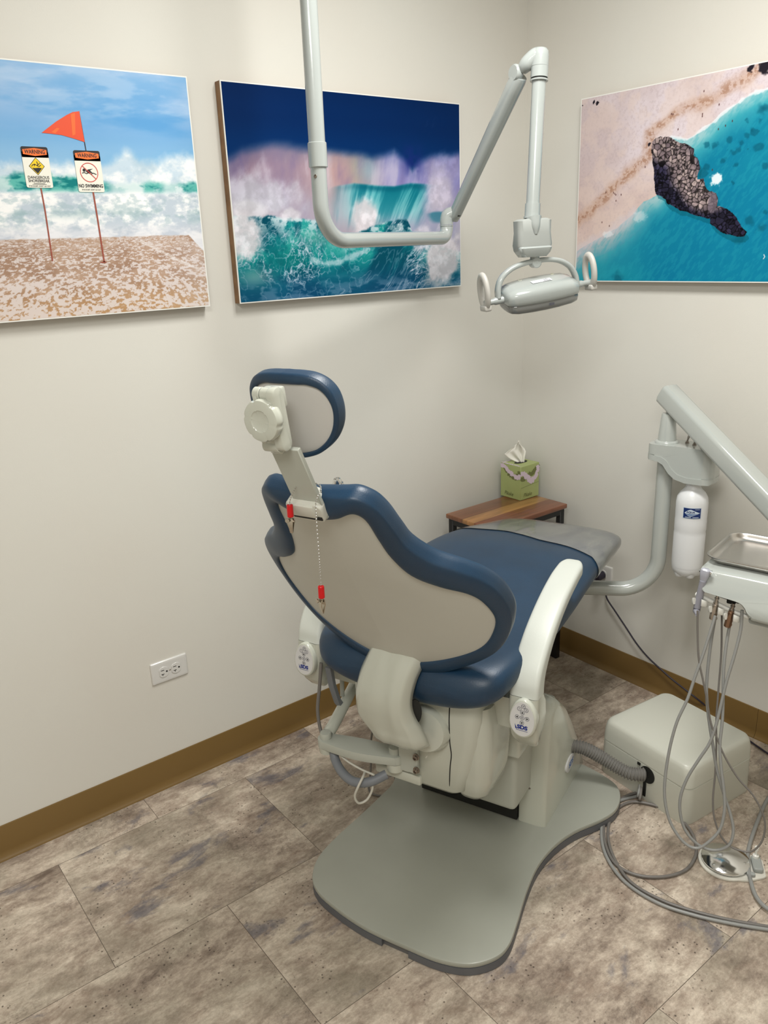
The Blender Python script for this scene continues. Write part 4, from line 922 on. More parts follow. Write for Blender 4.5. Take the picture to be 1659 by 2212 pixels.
# bib clip on a bead chain, hung over the headrest bracket
bibw = thing('bib_chain', 'bead chain with two red gripped bib clips hanging from the headrest bracket', 'bib chain', CH0, (0, 0, YA))
BEAD = mat('bead_chain_metal', (0.62, 0.62, 0.60, 1), 0.25, 1.0)
S0 = -0.234
path = [(S0, 0.012, 1.147), (S0, 0.010, 1.156), (-0.231, 0.003, 1.172)]
path2 = [(-0.226, -0.052, 1.176), (-0.236, -0.049, 1.166), (-0.238, -0.047, 1.140), (-0.238, -0.047, 1.06), (-0.238, -0.047, 1.004)]
over = [(-0.231, 0.003, 1.172), (-0.222, 0.0, 1.180), (-0.210, -0.02, 1.184), (-0.212, -0.04, 1.182), (-0.226, -0.052, 1.176)]
def beads(mb, pts, step=0.0044, r=0.0017):
    P = cr(pts, 24); acc = 0; last = P[0]; cen = [P[0]]
    for p in P[1:]:
        acc += (p - last).length
        if acc >= step: cen.append(p); acc = 0
        last = p
    for c in cen:
        def fn(b, c=c):
            bmesh.ops.create_icosphere(b, subdivisions=1, radius=r, matrix=Matrix.Translation(c))
        mb.bm(fn)
    mb.tube(pts, 0.0004, 5, smooth=4)
mb = MB(); beads(mb, path); beads(mb, path2); beads(mb, over); mb.build('bead_chain', BEAD, bibw)
for (x, y, z, rz) in ((S0, 0.012, 1.147, 0.3), (-0.238, -0.047, 1.004, -0.4)):
    mb = MB(); mb.lathe([(0.0050, 0), (0.0058, -0.001), (0.0058, -0.022), (0.0050, -0.023)], 18, M=Matrix.Translation((x, y, z))); g = mb.build('red_grip', RED, bibw)
    Mz = Matrix.Translation((x, y, z - 0.022)) @ Matrix.Rotation(rz, 4, 'Z')
    mb = MB()
    mb.box((0, 0.0, -0.003), (0.003, 0.006, 0.008), 0.0006, 1, M=Mz)
    mb.loft([[(0.0015, -0.005, -0.004), (0.0015, 0.005, -0.004), (0.0035, 0.005, -0.004), (0.0035, -0.005, -0.004)], [(0.0030, -0.0045, -0.014), (0.0030, 0.0045, -0.014), (0.005, 0.0045, -0.014), (0.005, -0.0045, -0.014)], [(0.0, -0.0025, -0.031), (0.0, 0.0025, -0.031), (0.0013, 0.0025, -0.031), (0.0013, -0.0025, -0.031)]], M=Mz)
    mb.loft([[(-0.0035, -0.005, -0.004), (-0.0035, 0.005, -0.004), (-0.0015, 0.005, -0.004), (-0.0015, -0.005, -0.004)], [(-0.005, -0.0045, -0.014), (-0.005, 0.0045, -0.014), (-0.003, 0.0045, -0.014), (-0.003, -0.0045, -0.014)], [(-0.0013, -0.0025, -0.031), (-0.0013, 0.0025, -0.031), (0.0, 0.0025, -0.031), (0.0, -0.0025, -0.031)]], M=Mz)
    mb.lathe([(0.0025, -0.007), (0.0025, 0.007)], 12, M=Mz @ Matrix.Translation((0, 0, -0.009)) @ Matrix.Rotation(PI / 2, 4, 'X'))
    mb.lathe([(0.0035, -0.0065), (0.0040, -0.006), (0.0040, -0.0045)], 12, M=Mz @ Matrix.Translation((-0.002, 0.004, -0.006)) @ Matrix.Rotation(PI / 2, 4, 'Y'))
    mb.build('alligator_clip', mat('clip_nickel', (0.55, 0.50, 0.42, 1), 0.25, 1.0), bibw)

# clear vinyl cover over the foot end
def vinyl():
    m = bpy.data.materials.new('hazy_clear_vinyl'); m.use_nodes = True; nt = m.node_tree; b = nt.nodes['Principled BSDF']; L = nt.links
    tc = nt.nodes.new('ShaderNodeTexCoord'); n = nt.nodes.new('ShaderNodeTexNoise'); n.inputs['Scale'].default_value = 7; n.inputs['Detail'].default_value = 3; n.inputs['Distortion'].default_value = 1.2
    mp = nt.nodes.new('ShaderNodeMapping'); mp.inputs['Scale'].default_value = (0.6, 2.2, 1)
    L.new(tc.outputs['Object'], mp.inputs['Vector']); L.new(mp.outputs['Vector'], n.inputs['Vector'])
    r = nt.nodes.new('ShaderNodeValToRGB'); r.color_ramp.elements[0].position = .35; r.color_ramp.elements[0].color = rgb(142, 144, 142); r.color_ramp.elements[1].position = .65; r.color_ramp.elements[1].color = rgb(118, 121, 126)  # grey base colour carries the vinyl's haze and its painted-in reflections
    L.new(n.outputs['Fac'], r.inputs['Fac']); L.new(r.outputs['Color'], b.inputs['Base Color'])
    bp = nt.nodes.new('ShaderNodeBump'); bp.inputs['Strength'].default_value = 0.25; bp.inputs['Distance'].default_value = 0.006
    L.new(n.outputs['Fac'], bp.inputs['Height']); L.new(bp.outputs['Normal'], b.inputs['Normal'])
    b.inputs['Roughness'].default_value = 0.14; b.inputs['Alpha'].default_value = 0.84; b.inputs['Specular IOR Level'].default_value = 0.7
    return m
SA_ = np.array(SS_)
def sec_i(s_): return tuple(float(np.interp(s_, SA_[:, 0], SA_[:, k])) for k in range(5))
mb = MB(); rings = []; NA, NS = 56, 34
for j in range(NS + 1):
    f = (j / NS); f = 1 - (1 - f) ** 1.5; row = []
    for i in range(NA + 1):
        a_ = -0.45 + (PI + 0.9) * i / NA; y_ = math.copysign(abs(math.cos(a_)) ** .55, math.cos(a_))      # +1 left side, -1 right side
        s0 = .855 + .045 * y_ + .016 * math.sin(y_ * 3.6 + 1.0) + .008 * math.sin(y_ * 8) - (.03 if y_ < -.9 else 0) * ((-y_ - .9) / .1)
        q = sec_i(s0 + (SS_[-1][0] - s0) * f)
        r_ = seat_ring(q, n=1, off=0.0035, a0=a_, a1=a_, closed=True)[0]; row.append(r_)
    rings.append(row)
last = SS_[-1]
for k, (ds, f) in enumerate(((0.006, .98), (0.010, .90))):
    rings.append([(last[0] + ds, y * f, last[2] + (z - last[2]) * f) for s, y, z in rings[NS]])
mb.loft(rings, cap0=False, cap1=False, closed=False)
vc = mb.build('leg_rest_cover', vinyl(), None, angle=80)
vc.location = CH0; vc.rotation_euler = (0, 0, YA)
tag(vc, 'clear hazy vinyl cover over the foot end of the blue chair cushion', 'chair cover')
# ------------------------------------------------------------------ ceiling mounted dental lamp
lamp = thing('dental_lamp', 'grey white ceiling mounted dental lamp with jointed tube arm and two loop handles', 'dental lamp', (-1.15, -0.39, 0))
LO = Vector((-1.15, -0.39, 0))
def rel(p): return Vector(p) - LO
ZP = 1.592
E1 = Vector((-0.577, -0.213, ZP)); P0_ = Vector((-1.15, -0.39, ZP)); dh = (E1 - P0_).normalized()
mb = MB(); mb.tube([rel((-1.15, -0.39, RZ - 0.012)), rel((-1.15, -0.39, 1.77))], 0.0200, 28); mb.build('ceiling_pole', LAMPL, lamp)
mb = MB(); mb.lathe([(0.10, RZ - 0.025), (0.10, RZ - 0.001)], 32); mb.build('ceiling_plate', LAMPL, lamp)
mb = MB(); mb.lathe([(0.0215, 1.758), (0.0228, 1.7595), (0.0228, 1.812), (0.0215, 1.8135)], 28); mb.build('pole_collar', LAMPL, lamp)
Rb = 0.088
path = [rel((-1.15, -0.39, 1.80))]
for k in range(13):
    a = math.radians(k * 7.5)
    path.append(rel(Vector((-1.15, -0.39, ZP)) + dh * (Rb - Rb * math.cos(a)) + Vector((0, 0, Rb - Rb * math.sin(a)))))
path.append(rel(E1 - dh * 0.03))
for k in range(1, 9):
    a = math.radians(k * 11.25); path.append(rel(E1 - dh * 0.03 + dh * (0.030 * math.sin(a)) + Vector((0, 0, 0.030 - 0.030 * math.cos(a)))))
path.append(rel(E1 + Vector((0, 0, 0.034))))
mb = MB(); mb.tube(path, 0.0192, 28); bt_ = mb.build('bent_tube', LAMPL, lamp)
mb = MB(); mb.lathe([(0.0045, 0), (0.004, 0.0015), (0.002, 0.002)], 14, M=axisM(rel((-1.15, -0.39, 1.738)) + Vector((-0.86, -0.5, 0)) * 0.0190, (-0.86, -0.5, 0))); mb.build('screw', DARKST, bt_)
# knuckle
J0 = E1 + Vector((0, 0, 0.034))
TOP = Vector((-0.598, -0.535, 1.996))
mb = MB(); mb.tube([rel(J0), rel(J0 + Vector((0, 0, 0.003)))], 0.0205, 28); mb.tube([rel(J0 + Vector((0, 0, 0.004))), rel(J0 + Vector((0, 0, 0.018))), rel(J0 + Vector((0.004, -0.003, 0.032))), rel(J0 + Vector((0.018, -0.018, 0.040)))], [0.0195, 0.0195, 0.0195, 0.017], 28, smooth=4); mb.build('elbow_joint', LAMPL, lamp)
SA = J0 + Vector((0.018, -0.022, 0.036)); ad = (TOP - SA).normalized()
side = ad.cross(Vector((0, 0, 1))).normalized()
def capsule_ring(c, w, h, x, y, n=28):
    return [tuple(rel(c) + x * (w * math.copysign(abs(math.cos(2 * PI * i / n)) ** 0.8, math.cos(2 * PI * i / n))) + y * (h * math.copysign(abs(math.sin(2 * PI * i / n)) ** 0.8, math.sin(2 * PI * i / n)))) for i in range(n)]
upv = side.cross(ad)
mb = MB(); LL = (TOP - SA).length
rings = []
for f, w, h in ((-0.055, .008, .010), (-0.045, .0155, .016), (0, .0175, .0185), (0.4, .018, .0195), (0.85, .020, .022), (0.93, .0205, .0225), (0.95, .019, .020)):
    rings.append(capsule_ring(SA + ad * LL * f, w, h, side, upv))
mb.loft(rings); mb.build('spring_arm', LAMPL, lamp, angle=50)
mb = MB(); mb.box(tuple(rel(SA + ad * 0.004 - upv * 0.012 - side * 0.0)), (0.012, 0.012, 0.012), 0.002, 1); mb.build('arm_slot', DARK, lamp)
# top knuckle and down tube
TD = Vector((-0.587, -0.554, 2.006))
BOT = Vector((-0.673, -0.631, 1.635)); BOT = TD + Vector((-0.034, -0.014, -0.375))
td = (BOT - TD).normalized()
mb = MB(); mb.tube([rel(TOP - ad * 0.006), rel(TOP + ad * 0.008 + Vector((.003, -.005, 0))), rel(TD + Vector((0.004, -0.008, 0.011))), rel(TD + Vector((0.014, -0.024, 0.011)))], [0.015, 0.0195, 0.0205, 0.0195], 28, smooth=6)
mb.lathe([(.010, .0235), (.017, .021), (.0212, .014), (.0222, .004), (.0222, -.02)], 28, M=axisM(rel(TD + Vector((0.010, -0.018, 0.006))), -td))
TC = TD + Vector((0.010, -0.018, 0))
mb.tube([rel(TC), rel(TC + td * 0.040)], 0.0222, 28); tk = mb.build('top_elbow', LAMPL, lamp, angle=50)
mb = MB(); mb.lathe([(0.019, 0), (0.021, 0.004), (0.021, 0.016), (0.018, 0.020)], 24, M=axisM(rel(TOP - ad * 0.02 - side * 0.0) + upv * 0.006 , side)); mb.build('pivot_disc', LAMPL, lamp)
mb = MB(); mb.tube([rel(TC + td * 0.040), rel(TC + td * 0.044)], 0.0205, 28); mb.build('elbow_gap', DARK, tk)
mb = MB(); mb.tube([rel(TC + td * 0.044), rel(TC + td * 0.0475)], 0.0230, 28); mb.build('elbow_ring', LAMPL, tk)
BT = TC + td * 0.346
mb = MB(); mb.tube([rel(TC + td * 0.046), rel(BT)], 0.0178, 28); mb.build('down_tube', LAMPL, lamp)
mb = MB(); mb.tube([rel(BT - td * 0.004), rel(BT + td * 0.028)], 0.0205, 28); mb.tube([rel(BT + td * 0.028), rel(BT + td * 0.033)], 0.0225, 28); mb.build('tube_collar', LAMPL, lamp)
# lamp frame orientation: x along the head (to the right), y towards the camera side, z up
ax = Vector((0.905, -0.37, 0.125)).normalized(); zz_ = (Vector((0, 0, 1)) - ax * ax.z).normalized(); ay = zz_.cross(ax)
HB = BT + td * 0.033
def LM(o, tilt=0.0, roll=0.0):
    M = Matrix.Identity(4)
    for i in range(3): M[i][0] = ax[i]; M[i][1] = ay[i]; M[i][2] = zz_[i]; M[i][3] = rel(o)[i]
    return M @ Matrix.Rotation(roll, 4, 'Y') @ Matrix.Rotation(tilt, 4, 'X')
M1 = LM(HB, 0.0, math.radians(6))
mb = MB()
sec = []
for z, y0, y1, w in ((0.0, -.018, .018, .040), (-0.005, -.023, .023, .0490), (-0.035, -.022, .022, .0480), (-0.066, -.026, .026, .050), (-0.080, -.024, .028, .046), (-0.092, -.016, .020, .040), (-0.096, -.010, .014, .034)):
    sec.append([(a, b, z) for a, b in roundrect(-w, y0, w, y1, 0.013, 5)])
mb.loft(sec, M=M1); jb = mb.build('joint_housing', LAMPG, lamp, angle=50)
mb = MB(); mb.loft([[(a, b, z) for a, b in roundrect(-w, -(.0265 + .005 * k), w, .020, 0.012, 5)] for z, w, k in ((-0.070, .047, 0), (-0.074, .0475, .8), (-0.086, .044, .3), (-0.0965, .036, -1))], M=M1)
mb.tube([(0, -0.008, 0.0), (0, -0.016, -0.02), (0, -0.020, -0.040)], [0.0215, 0.014, 0.005], 20, M=M1, smooth=4)
mb.build('housing_cap', LAMPL, jb, angle=50)
# yoke arch
YC = HB + zz_ * (-0.098) + ax * (-0.003)
M2 = LM(YC, 0.0, math.radians(1))
mb = MB(); mb.tube([(0, 0, 0.012), (0, 0, -0.015)], 0.0125, 24, M=M2); mb.lathe([(0.012, -.012), (0.0145, -.010), (0.0145, .010), (0.012, .012)], 24, M=M2 @ Matrix.Translation((0, 0, -0.014)) @ Matrix.Rotation(PI / 2, 4, 'X')); mb.build('yoke_pivot', LAMPL, lamp)
arch = [(-.116, 0, -.090), (-.114, 0, -.066), (-.102, 0, -.040), (-.074, 0, -.021), (-.038, 0, -.012), (0, 0, -.010), (.038, 0, -.012), (.074, 0, -.021), (.102, 0, -.040), (.116, 0, -.066), (.119, 0, -.090)]
P = cr(arch, 5); rings = []
for i, p in enumerate(P):
    t = (P[min(i + 1, len(P) - 1)] - P[max(i - 1, 0)]).normalized(); nn = Vector((-t.z, 0, t.x)); w, h = .0115, .0064
    rings.append([tuple(p + Vector((0, 1, 0)) * a * w + nn * b * h) for a, b in ((-1, -.5), (-.6, -1), (.6, -1), (1, -.5), (1, .5), (.6, 1), (-.6, 1), (-1, .5))])
mb = MB(); mb.loft(rings, M=M2); mb.build('yoke_arch', LAMPL, lamp, angle=60)
# lamp head
HC = YC + zz_ * (-0.094) + ax * 0.002
M3 = LM(HC, math.radians(16), 0.0)
for s in (-1, 1):
    mb = MB(); mb.lathe([(0.0085, 0.088), (0.0125, 0.094), (0.0125, 0.102), (0.0100, 0.106), (0.0100, 0.130), (0.0080, 0.134), (0.0080, 0.160)], 24, M=M3 @ Matrix.Rotation(s * PI / 2, 4, 'Y')); mb.build('axle', LAMPL, lamp)
mb = MB(); sec = []
HS = [(-.106, .026, .012, 0.0), (-.1045, .036, .018, 0.001), (-.098, .044, .024, .002), (-.080, .050, .029, .003), (-.04, .054, .032, .003), (0, .055, .033, .003), (.04, .054, .032, .003), (.080, .050, .029, .003), (.098, .044, .024, .002), (.1045, .036, .018, .001), (.106, .026, .012, 0.0)]
for x, hy, hz, dz in HS:
    ring = []
    for i in range(32):
        a = 2 * PI * i / 32; c, s = math.cos(a), math.sin(a)
        k = 1.0 if s > 0 else 0.55
        ring.append((x, hy * math.copysign(abs(c) ** .5, c), dz + hz * k * math.copysign(abs(s) ** .6, s)))
    sec.append(ring)
mb.loft(sec, M=M3); hd = mb.build('lamp_head', LAMPL, lamp, angle=55)
mb = MB(); sec = []
for x, hy, hz, dz in HS:
    sec.append([(x * .975, hy * .965 * math.copysign(abs(math.cos(2 * PI * i / 24)) ** .65, math.cos(2 * PI * i / 24)), -0.018 + hz * .66 * math.copysign(abs(math.sin(2 * PI * i / 24)) ** .7, math.sin(2 * PI * i / 24))) for i in range(24)])
mb.loft(sec, M=M3); mb.build('reflector_shield', mat('smoky_shield', rgb(120, 122, 120), .08, coat=.6), lamp, angle=55)
mb = MB()
Ml = M3 @ Matrix.Translation((0.0, -0.012, 0.0368))
mb.poly([(-.028, -.008, 0), (.030, -.008, 0), (.030, .010, 0), (-.028, .010, 0)], 0, Ml)
mb.poly([(.006, .0035, .0003), (.024, .0035, .0003), (.024, .0058, .0003), (.006, .0058, .0003)], 1, Ml)
for j in range(2): mb.poly([(.004, -.0015 - .0035 * j, .0003), (.026, -.0015 - .0035 * j, .0003), (.026, -.0030 - .0035 * j, .0003), (.004, -.0030 - .0035 * j, .0003)], 1, Ml)
mb.poly([(.0155, .0085, .0003), (.0195, .0085, .0003), (.0165, .0065, .0003)], 1, Ml)
mb.v = mb.v
mb.build('warning_sticker', [mat('sticker_white', rgb(236, 238, 240), .4), INK], hd, smooth=False, recalc=False)
for x in (-.044, .052):
    mb = MB(); mb.lathe([(.0052, .026), (.0052, .0345), (.004, .035), (.0035, .0335)], 16, M=M3 @ Matrix.Translation((x, .026, 0))); mb.build('screw', mat('screw_cream', rgb(226, 226, 208), .4), hd)
mb = MB(); mb.text('SDS', .009, M3 @ Matrix.Translation((.012, -.0550, -.016)) @ Matrix.Rotation(PI / 2, 4, 'X'), 0, bold=.0003); mb.build('lamp_marking', INK, hd, smooth=False, recalc=False)
for s in (-1, 1):
    c = Vector((s * .158, 0, 0.0))
    M4 = M3 @ Matrix.Translation(c) @ Matrix.Rotation(math.radians(-16), 4, 'X')
    pts = [(0, 0.000 + .024 * math.sin(a), .030 - .041 * math.cos(a)) for a in [2 * PI * k / 20 for k in range(20)]]
    mb = MB(); mb.tube(pts, 0.0078, 14, M=M4, smooth=2, closed=True, flat=1.35)
    mb.box((0, 0, -0.013), (0.020, 0.040, 0.016), 0.004, 2, M=M4); mb.build('handle', GREYRING, lamp, angle=60)

# ------------------------------------------------------------------ delivery unit on its post arm
DU = Vector((-0.149, -0.739, 0))
unit = thing('delivery_unit', 'grey white dental delivery unit on a bent post with water bottle and control head', 'delivery unit', DU)
def dr(p): return Vector(p) - DU
ZQ = 0.470; Rq = 0.115
st0 = Vector((-0.46, -0.40, ZQ)); Qc = Vector((-0.149, -0.739, ZQ)); dq = (Qc - st0).normalized()
pts = [dr(chw(0.70, 0.0, ZQ)), dr(chw(0.80, 0.02, ZQ)), dr(Qc - dq * 0.24)]
pts = [dr(st0 - dq * 0.05), dr(st0)]
for k in range(15):
    a = math.radians(k * 90 / 14); pts.append(dr(Qc - dq * Rq + dq * Rq * math.sin(a) + Vector((0, 0, Rq - Rq * math.cos(a)))))
pts.append(dr((-0.149, -0.739, 0.93)))
mb = MB(); mb.tube(pts, 0.0245, 28); mb.build('post_tube', LAMPW, unit)
mb = MB(); mb.box(tuple(dr(st0 + Vector((-.02, .02, 0.045)))), (0.10, 0.10, 0.14), 0.01, 2); mb.build('post_mount', BEIGE2, unit)
# switch housing: stepped body, long axis away from the post
ua = Vector((math.cos(math.radians(-78)), math.sin(math.radians(-78)), 0)); uy = Vector((0, 0, 1)).cross(ua)
Mu = Matrix.Identity(4)
for i in range(3): Mu[i][0] = ua[i]; Mu[i][1] = uy[i]; Mu[i][2] = (0, 0, 1)[i]
Mu[2][3] = -0.034
side_o = [(-.042, 1.000), (-.046, .992), (-.046, .962), (-.040, .955), (-.005, .953), (.012, .944), (.030, .920), (.050, .905), (.080, .898), (.150, .899), (.158, .905), (.160, .985), (.152, .998), (.10, 1.002)]
def plan_loft(mbx, outl, hw, M):
    """side outline in x-z with half width profile that rounds the plan view"""
    rings = []
    N = 22
    for j in range(N + 1):
        f = -1 + 2 * j / N; a = math.sqrt(max(0.0, 1 - abs(f) ** 4)); cxm = .056; hx = .103
        rr_ = []
        for x, z in outl:
            # squeeze the ends towards the middle as we near the sides
            lim = hx * (0.72 + 0.28 * a)
            xx = max(cxm - lim, min(cxm + lim, x)); rr_.append((xx, f * hw, z))
        rings.append(rr_)
    mbx.loft(rings, M=M)
def dense(pts, n=3): 
    q = []
    for i in range(len(pts)):
        a = pts[i]; b = pts[(i + 1) % len(pts)]
        for k in range(n): q.append((a[0] + (b[0] - a[0]) * k / n, a[1] + (b[1] - a[1]) * k / n))
    return q
mb = MB(); plan_loft(mb, dense(side_o, 4), 0.047, Mu); hsg = mb.build('switch_housing', LAMPW, unit, angle=42)
low = [(-.048, .969), (-.048, .958), (-.040, .950), (-.006, .948), (.010, .940), (.028, .916), (.048, .900), (.080, .892), (.152, .893), (.1625, .899), (.1625, .912), (.150, .911), (.085, .909), (.056, .916), (.038, .930), (.020, .955), (.004, .964), (-.035, .968)]
mb = MB(); plan_loft(mb, dense(low, 3), 0.0495, Mu); mb.build('housing_rim', LAMPW, hsg, angle=42)
mb = MB()
for (x, y, lean) in ((.058, .012, .25), (.086, -.004, .0), (.112, -.012, .55)):
    mb.lathe([(.0065, 1.001), (.0065, 1.005), (.0045, 1.0055), (.0045, 1.009)], 6, M=Mu @ Matrix.Translation((x, y, 0)))
    mb.tube([(0, 0, 0), (0, 0, .018)], [.0022, .0036], 10, M=Mu @ Matrix.Translation((x, y, 1.008)) @ Matrix.Rotation(lean, 4, 'Y'))
mb.build('toggle_switches', DARKST, hsg)
mb = MB(); mb.lathe([(.017, 1.001), (.017, 1.003)], 20, M=Mu @ Matrix.Translation((.128, .0, 0))); mb.build('switch_cover', WHITE, hsg)
# spindle
mb = MB(); mb.lathe([(.036, .999), (.036, 1.003), (.033, 1.007), (.0275, 1.008), (.0270, 1.02), (.0215, 1.085), (.0200, 1.091), (.0095, 1.092), (.0095, 1.112)], 36, M=Matrix.Translation((0, 0, -.034))); mb.build('spindle', LAMPW, unit, angle=50)
# bottle
BC = Vector((-.137, -.834, -.030)) - DU
BOTM = bpy.data.materials.new('translucent_white_polyethylene'); BOTM.use_nodes = True
b_ = BOTM.node_tree.nodes['Principled BSDF']; b_.inputs['Base Color'].default_value = rgb(226, 228, 230); b_.inputs['Roughness'].default_value = .35; b_.inputs['Subsurface Weight'].default_value = .25; b_.inputs['Subsurface Radius'].default_value = (.02, .02, .02); b_.inputs['Subsurface Scale'].default_value = 0.5
mb = MB()
lobe = lambda a: 1 + 0.10 * max(0, math.cos(5 * a))
mb.lathe([(.0225, .900), (.0225, .882), (.022, .870), (.028, .862), (.0375, .852), (.0450, .838), (.0472, .822), (.0472, .790), (.0465, .770), (.0472, .764), (.0472, .735), (.0461, .728), (.0472, .722), (.0472, .630), (.0460, .612)], 40, M=Matrix.Translation(BC))
mb.lathe([(.0461, .613), (.0455, .605), (.042, .592), (.035, .585)], 40, M=Matrix.Translation(BC))
for k in range(5):
    a = 2 * PI * k / 5 + .3
    mb.lathe([(.004, .580), (.012, .581), (.016, .590), (.016, .615)], 16, M=Matrix.Translation(BC + Vector((.027 * math.cos(a), .027 * math.sin(a), 0))))
mb.lathe([(.010, .577), (.018, .580), (.020, .60)], 16, M=Matrix.Translation(BC))
bot = mb.build('water_bottle', BOTM, unit, angle=45)
# label on the bottle, bent round it, facing the camera
mb = MB(); la = math.atan2(-2.119 - (-.834), -2.315 - (-.137)) + math.radians(3)
def onb(u, v, r=.0476): # u right (seen from the camera), v up
    a = la + u / r; return tuple(BC + Vector((r * math.cos(a), r * math.sin(a), v)))
def strip(pts_u, vlo, vhi, mi, r):
    n = 10
    for i in range(n):
        ua_, ub_ = pts_u[0] + (pts_u[1] - pts_u[0]) * i / n, pts_u[0] + (pts_u[1] - pts_u[0]) * (i + 1) / n
        mb.poly([onb(ua_, vlo, r), onb(ub_, vlo, r), onb(ub_, vhi, r), onb(ua_, vhi, r)], mi)
zc = .798
strip((-.0275, .0275), zc - .0175, zc + .0175, 1, .04745); strip((-.0258, .0258), zc - .0160, zc + .0160, 0, .0476)
n = 26
def drop(u):   # half height of the drop at u (0..1 left to right)
    return .0112 * math.sin(min(1.0, u * 2.4) * PI / 2) * (1 if u < .42 else (1 - (u - .42) / .58))
for i in range(n):
    a, b_2 = i / n, (i + 1) / n; U0, U1 = -.0225 + .046 * a, -.0225 + .046 * b_2
    mb.poly([onb(U0, zc + .001 - drop(a), .0478), onb(U1, zc + .001 - drop(b_2), .0478), onb(U1, zc + .001 + drop(b_2), .0478), onb(U0, zc + .001 + drop(a), .0478)], 1)
    if .06 < a < .8:
        mb.poly([onb(U0, zc + .0005 - drop(a) * .8, .0479), onb(U1, zc + .0005 - drop(b_2) * .8, .0479), onb(U1, zc - .0015, .0479), onb(U0, zc - .0015, .0479)], 2)
strip((-.020, -.003), zc - .0138, zc - .0118, 1, .0479); strip((.002, .020), zc - .0138, zc - .0118, 1, .0479); strip((.008, .022), zc + .0118, zc + .0130, 1, .0479)
o0 = len(mb.v)
mb.text('AQUA', .0078, Matrix.Identity(4), 0, bold=.0003, sx=1.1)
for i in range(o0, len(mb.v)):
    x, y, z = mb.v[i]; mb.v[i] = onb(x - .0045, zc + .0035 + y, .0481)
mb.build('bottle_label', [LABELNAVY, LABELPALE, mat('label_mid_blue', rgb(110, 134, 172), .4)], bot, smooth=False, recalc=False)
# big delivery arm
AT = Vector((-0.147, -0.747, 1.100)); AE = Vector((-0.240, -1.255, 0.778)); av = (AE - AT).normalized(); AS = AT - av * 0.030
asd = av.cross(Vector((0, 0, 1))).normalized(); aup = asd.cross(av)
mb = MB(); rings = []
for f, k in ((-.012, .55), (-.006, .85), (0, 1), (.5, 1), (1, 1)):
    c = AS + (AE - AS) * f if f >= 0 else AS + av * f
    rings.append([tuple(dr(c) + asd * a * k + aup * b * k) for a, b in roundrect(-.0300, -.0315, .0300, .0315, .014, 5)])
mb.loft(rings); am = mb.build('delivery_arm', LAMPW, unit, angle=50)
mb = MB(); mb.lathe([(.0042, 0), (.0042, .001)], 14, M=axisM(dr(AS + av * .030 - asd * .0301 - aup * .004), -asd)); mb.build('arm_hole', DARK, am)
mb = MB(); mb.tube([dr(AE + Vector((-.01, 0, .0))), dr(AE + Vector((-.02, 0, -.03))), dr((-.32, -1.29, .745))], .022, 24, smooth=4); mb.build('arm_end_joint', LAMPW, unit)
# control head
HL = Vector((-.58, -1.21, 0)); ha_ = Vector((math.cos(math.radians(-78)), math.sin(math.radians(-78)), 0)); hc = Vector((math.cos(math.radians(-168)), math.sin(math.radians(-168)), 0))
MH = Matrix.Identity(4)
for i in range(3): MH[i][0] = ha_[i]; MH[i][1] = -hc[i]; MH[i][2] = (0, 0, 1)[i]; MH[i][3] = dr(HL)[i]
# front silhouette (x right, z up); y: 0 at the front face, + away from the camera
front = [(-.062, .742), (-.066, .762), (-.061, .780), (-.046, .790), (.30, .790), (.31, .79), (.31, .70), (.30, .688), (.085, .688), (.062, .692), (.050, .702), (.043, .716), (.032, .727), (.015, .731), (-.045, .737)]
mb = MB(); rings = []
for y, k in ((-.010, .78), (-.006, .90), (.002, .965), (.014, 1.0), (.10, 1.0), (.22, 1.0), (.25, .98), (.262, .90)):
    cx_, cz_ = .12, .75
    rings.append([(cx_ + (x - cx_) * (1 - (1 - k) * .22), y - .012 + (.030 * max(0, (z - .74) / .06) if y < .05 else 0), cz_ + (z - cz_) * k) for x, z in sm2(front, 4)])
mb.loft(rings, M=MH); head = mb.build('control_head', LAMPW, unit, angle=50)
mb = MB(); mb.prism([(a, b) for a, b in roundrect(.052, .676, .30, .692, .007, 4)], .0, .24, 'y', .003, 2, M=MH); mb.build('head_base', LAMPG, head)
mb = MB(); mb.prism([(-.05, .729), (.025, .719), (.030, .728), (-.05, .738)], .004, .10, 'y', M=MH); mb.box((.005, .02, .716), (.02, .02, .012), .002, 1, M=MH); mb.build('head_recess', DARK, head)
mb = MB(); mb.tube([(-.076, .002, .720), (-.06, .0, .717), (-.02, 0, .707), (.02, 0, .697), (.052, .002, .692)], .0058, 14, M=MH, smooth=4); bar = mb.build('holder_bar', WHITE, unit)
hold = [(-.062, .703), (-.021, .692), (.016, .683)]
for (x, z) in hold:
    mb = MB(); c = (x, -.010, z + .003)
    pts = [(x + .0155 * math.sin(math.radians(a)), -.008 - .0145 * math.cos(math.radians(a)), z + .001 + .007 * math.cos(math.radians(a))) for a in range(28, 336, 14)]
    rings = []
    PP = [Vector(p) for p in pts]
    for i, p in enumerate(PP):
        o = (p - Vector((x, -.008, p.z))).normalized()
        rings.append([tuple(p + o * a + Vector((0, 0, b))) for a, b in ((-.0022, -.0085), (.0022, -.0085), (.0036, -.005), (.0036, .005), (.0022, .0085), (-.0022, .0085), (-.0034, .005), (-.0034, -.005))])
    mb.loft(rings, M=MH); mb.build('instrument_holder', WHITE, bar, angle=60)

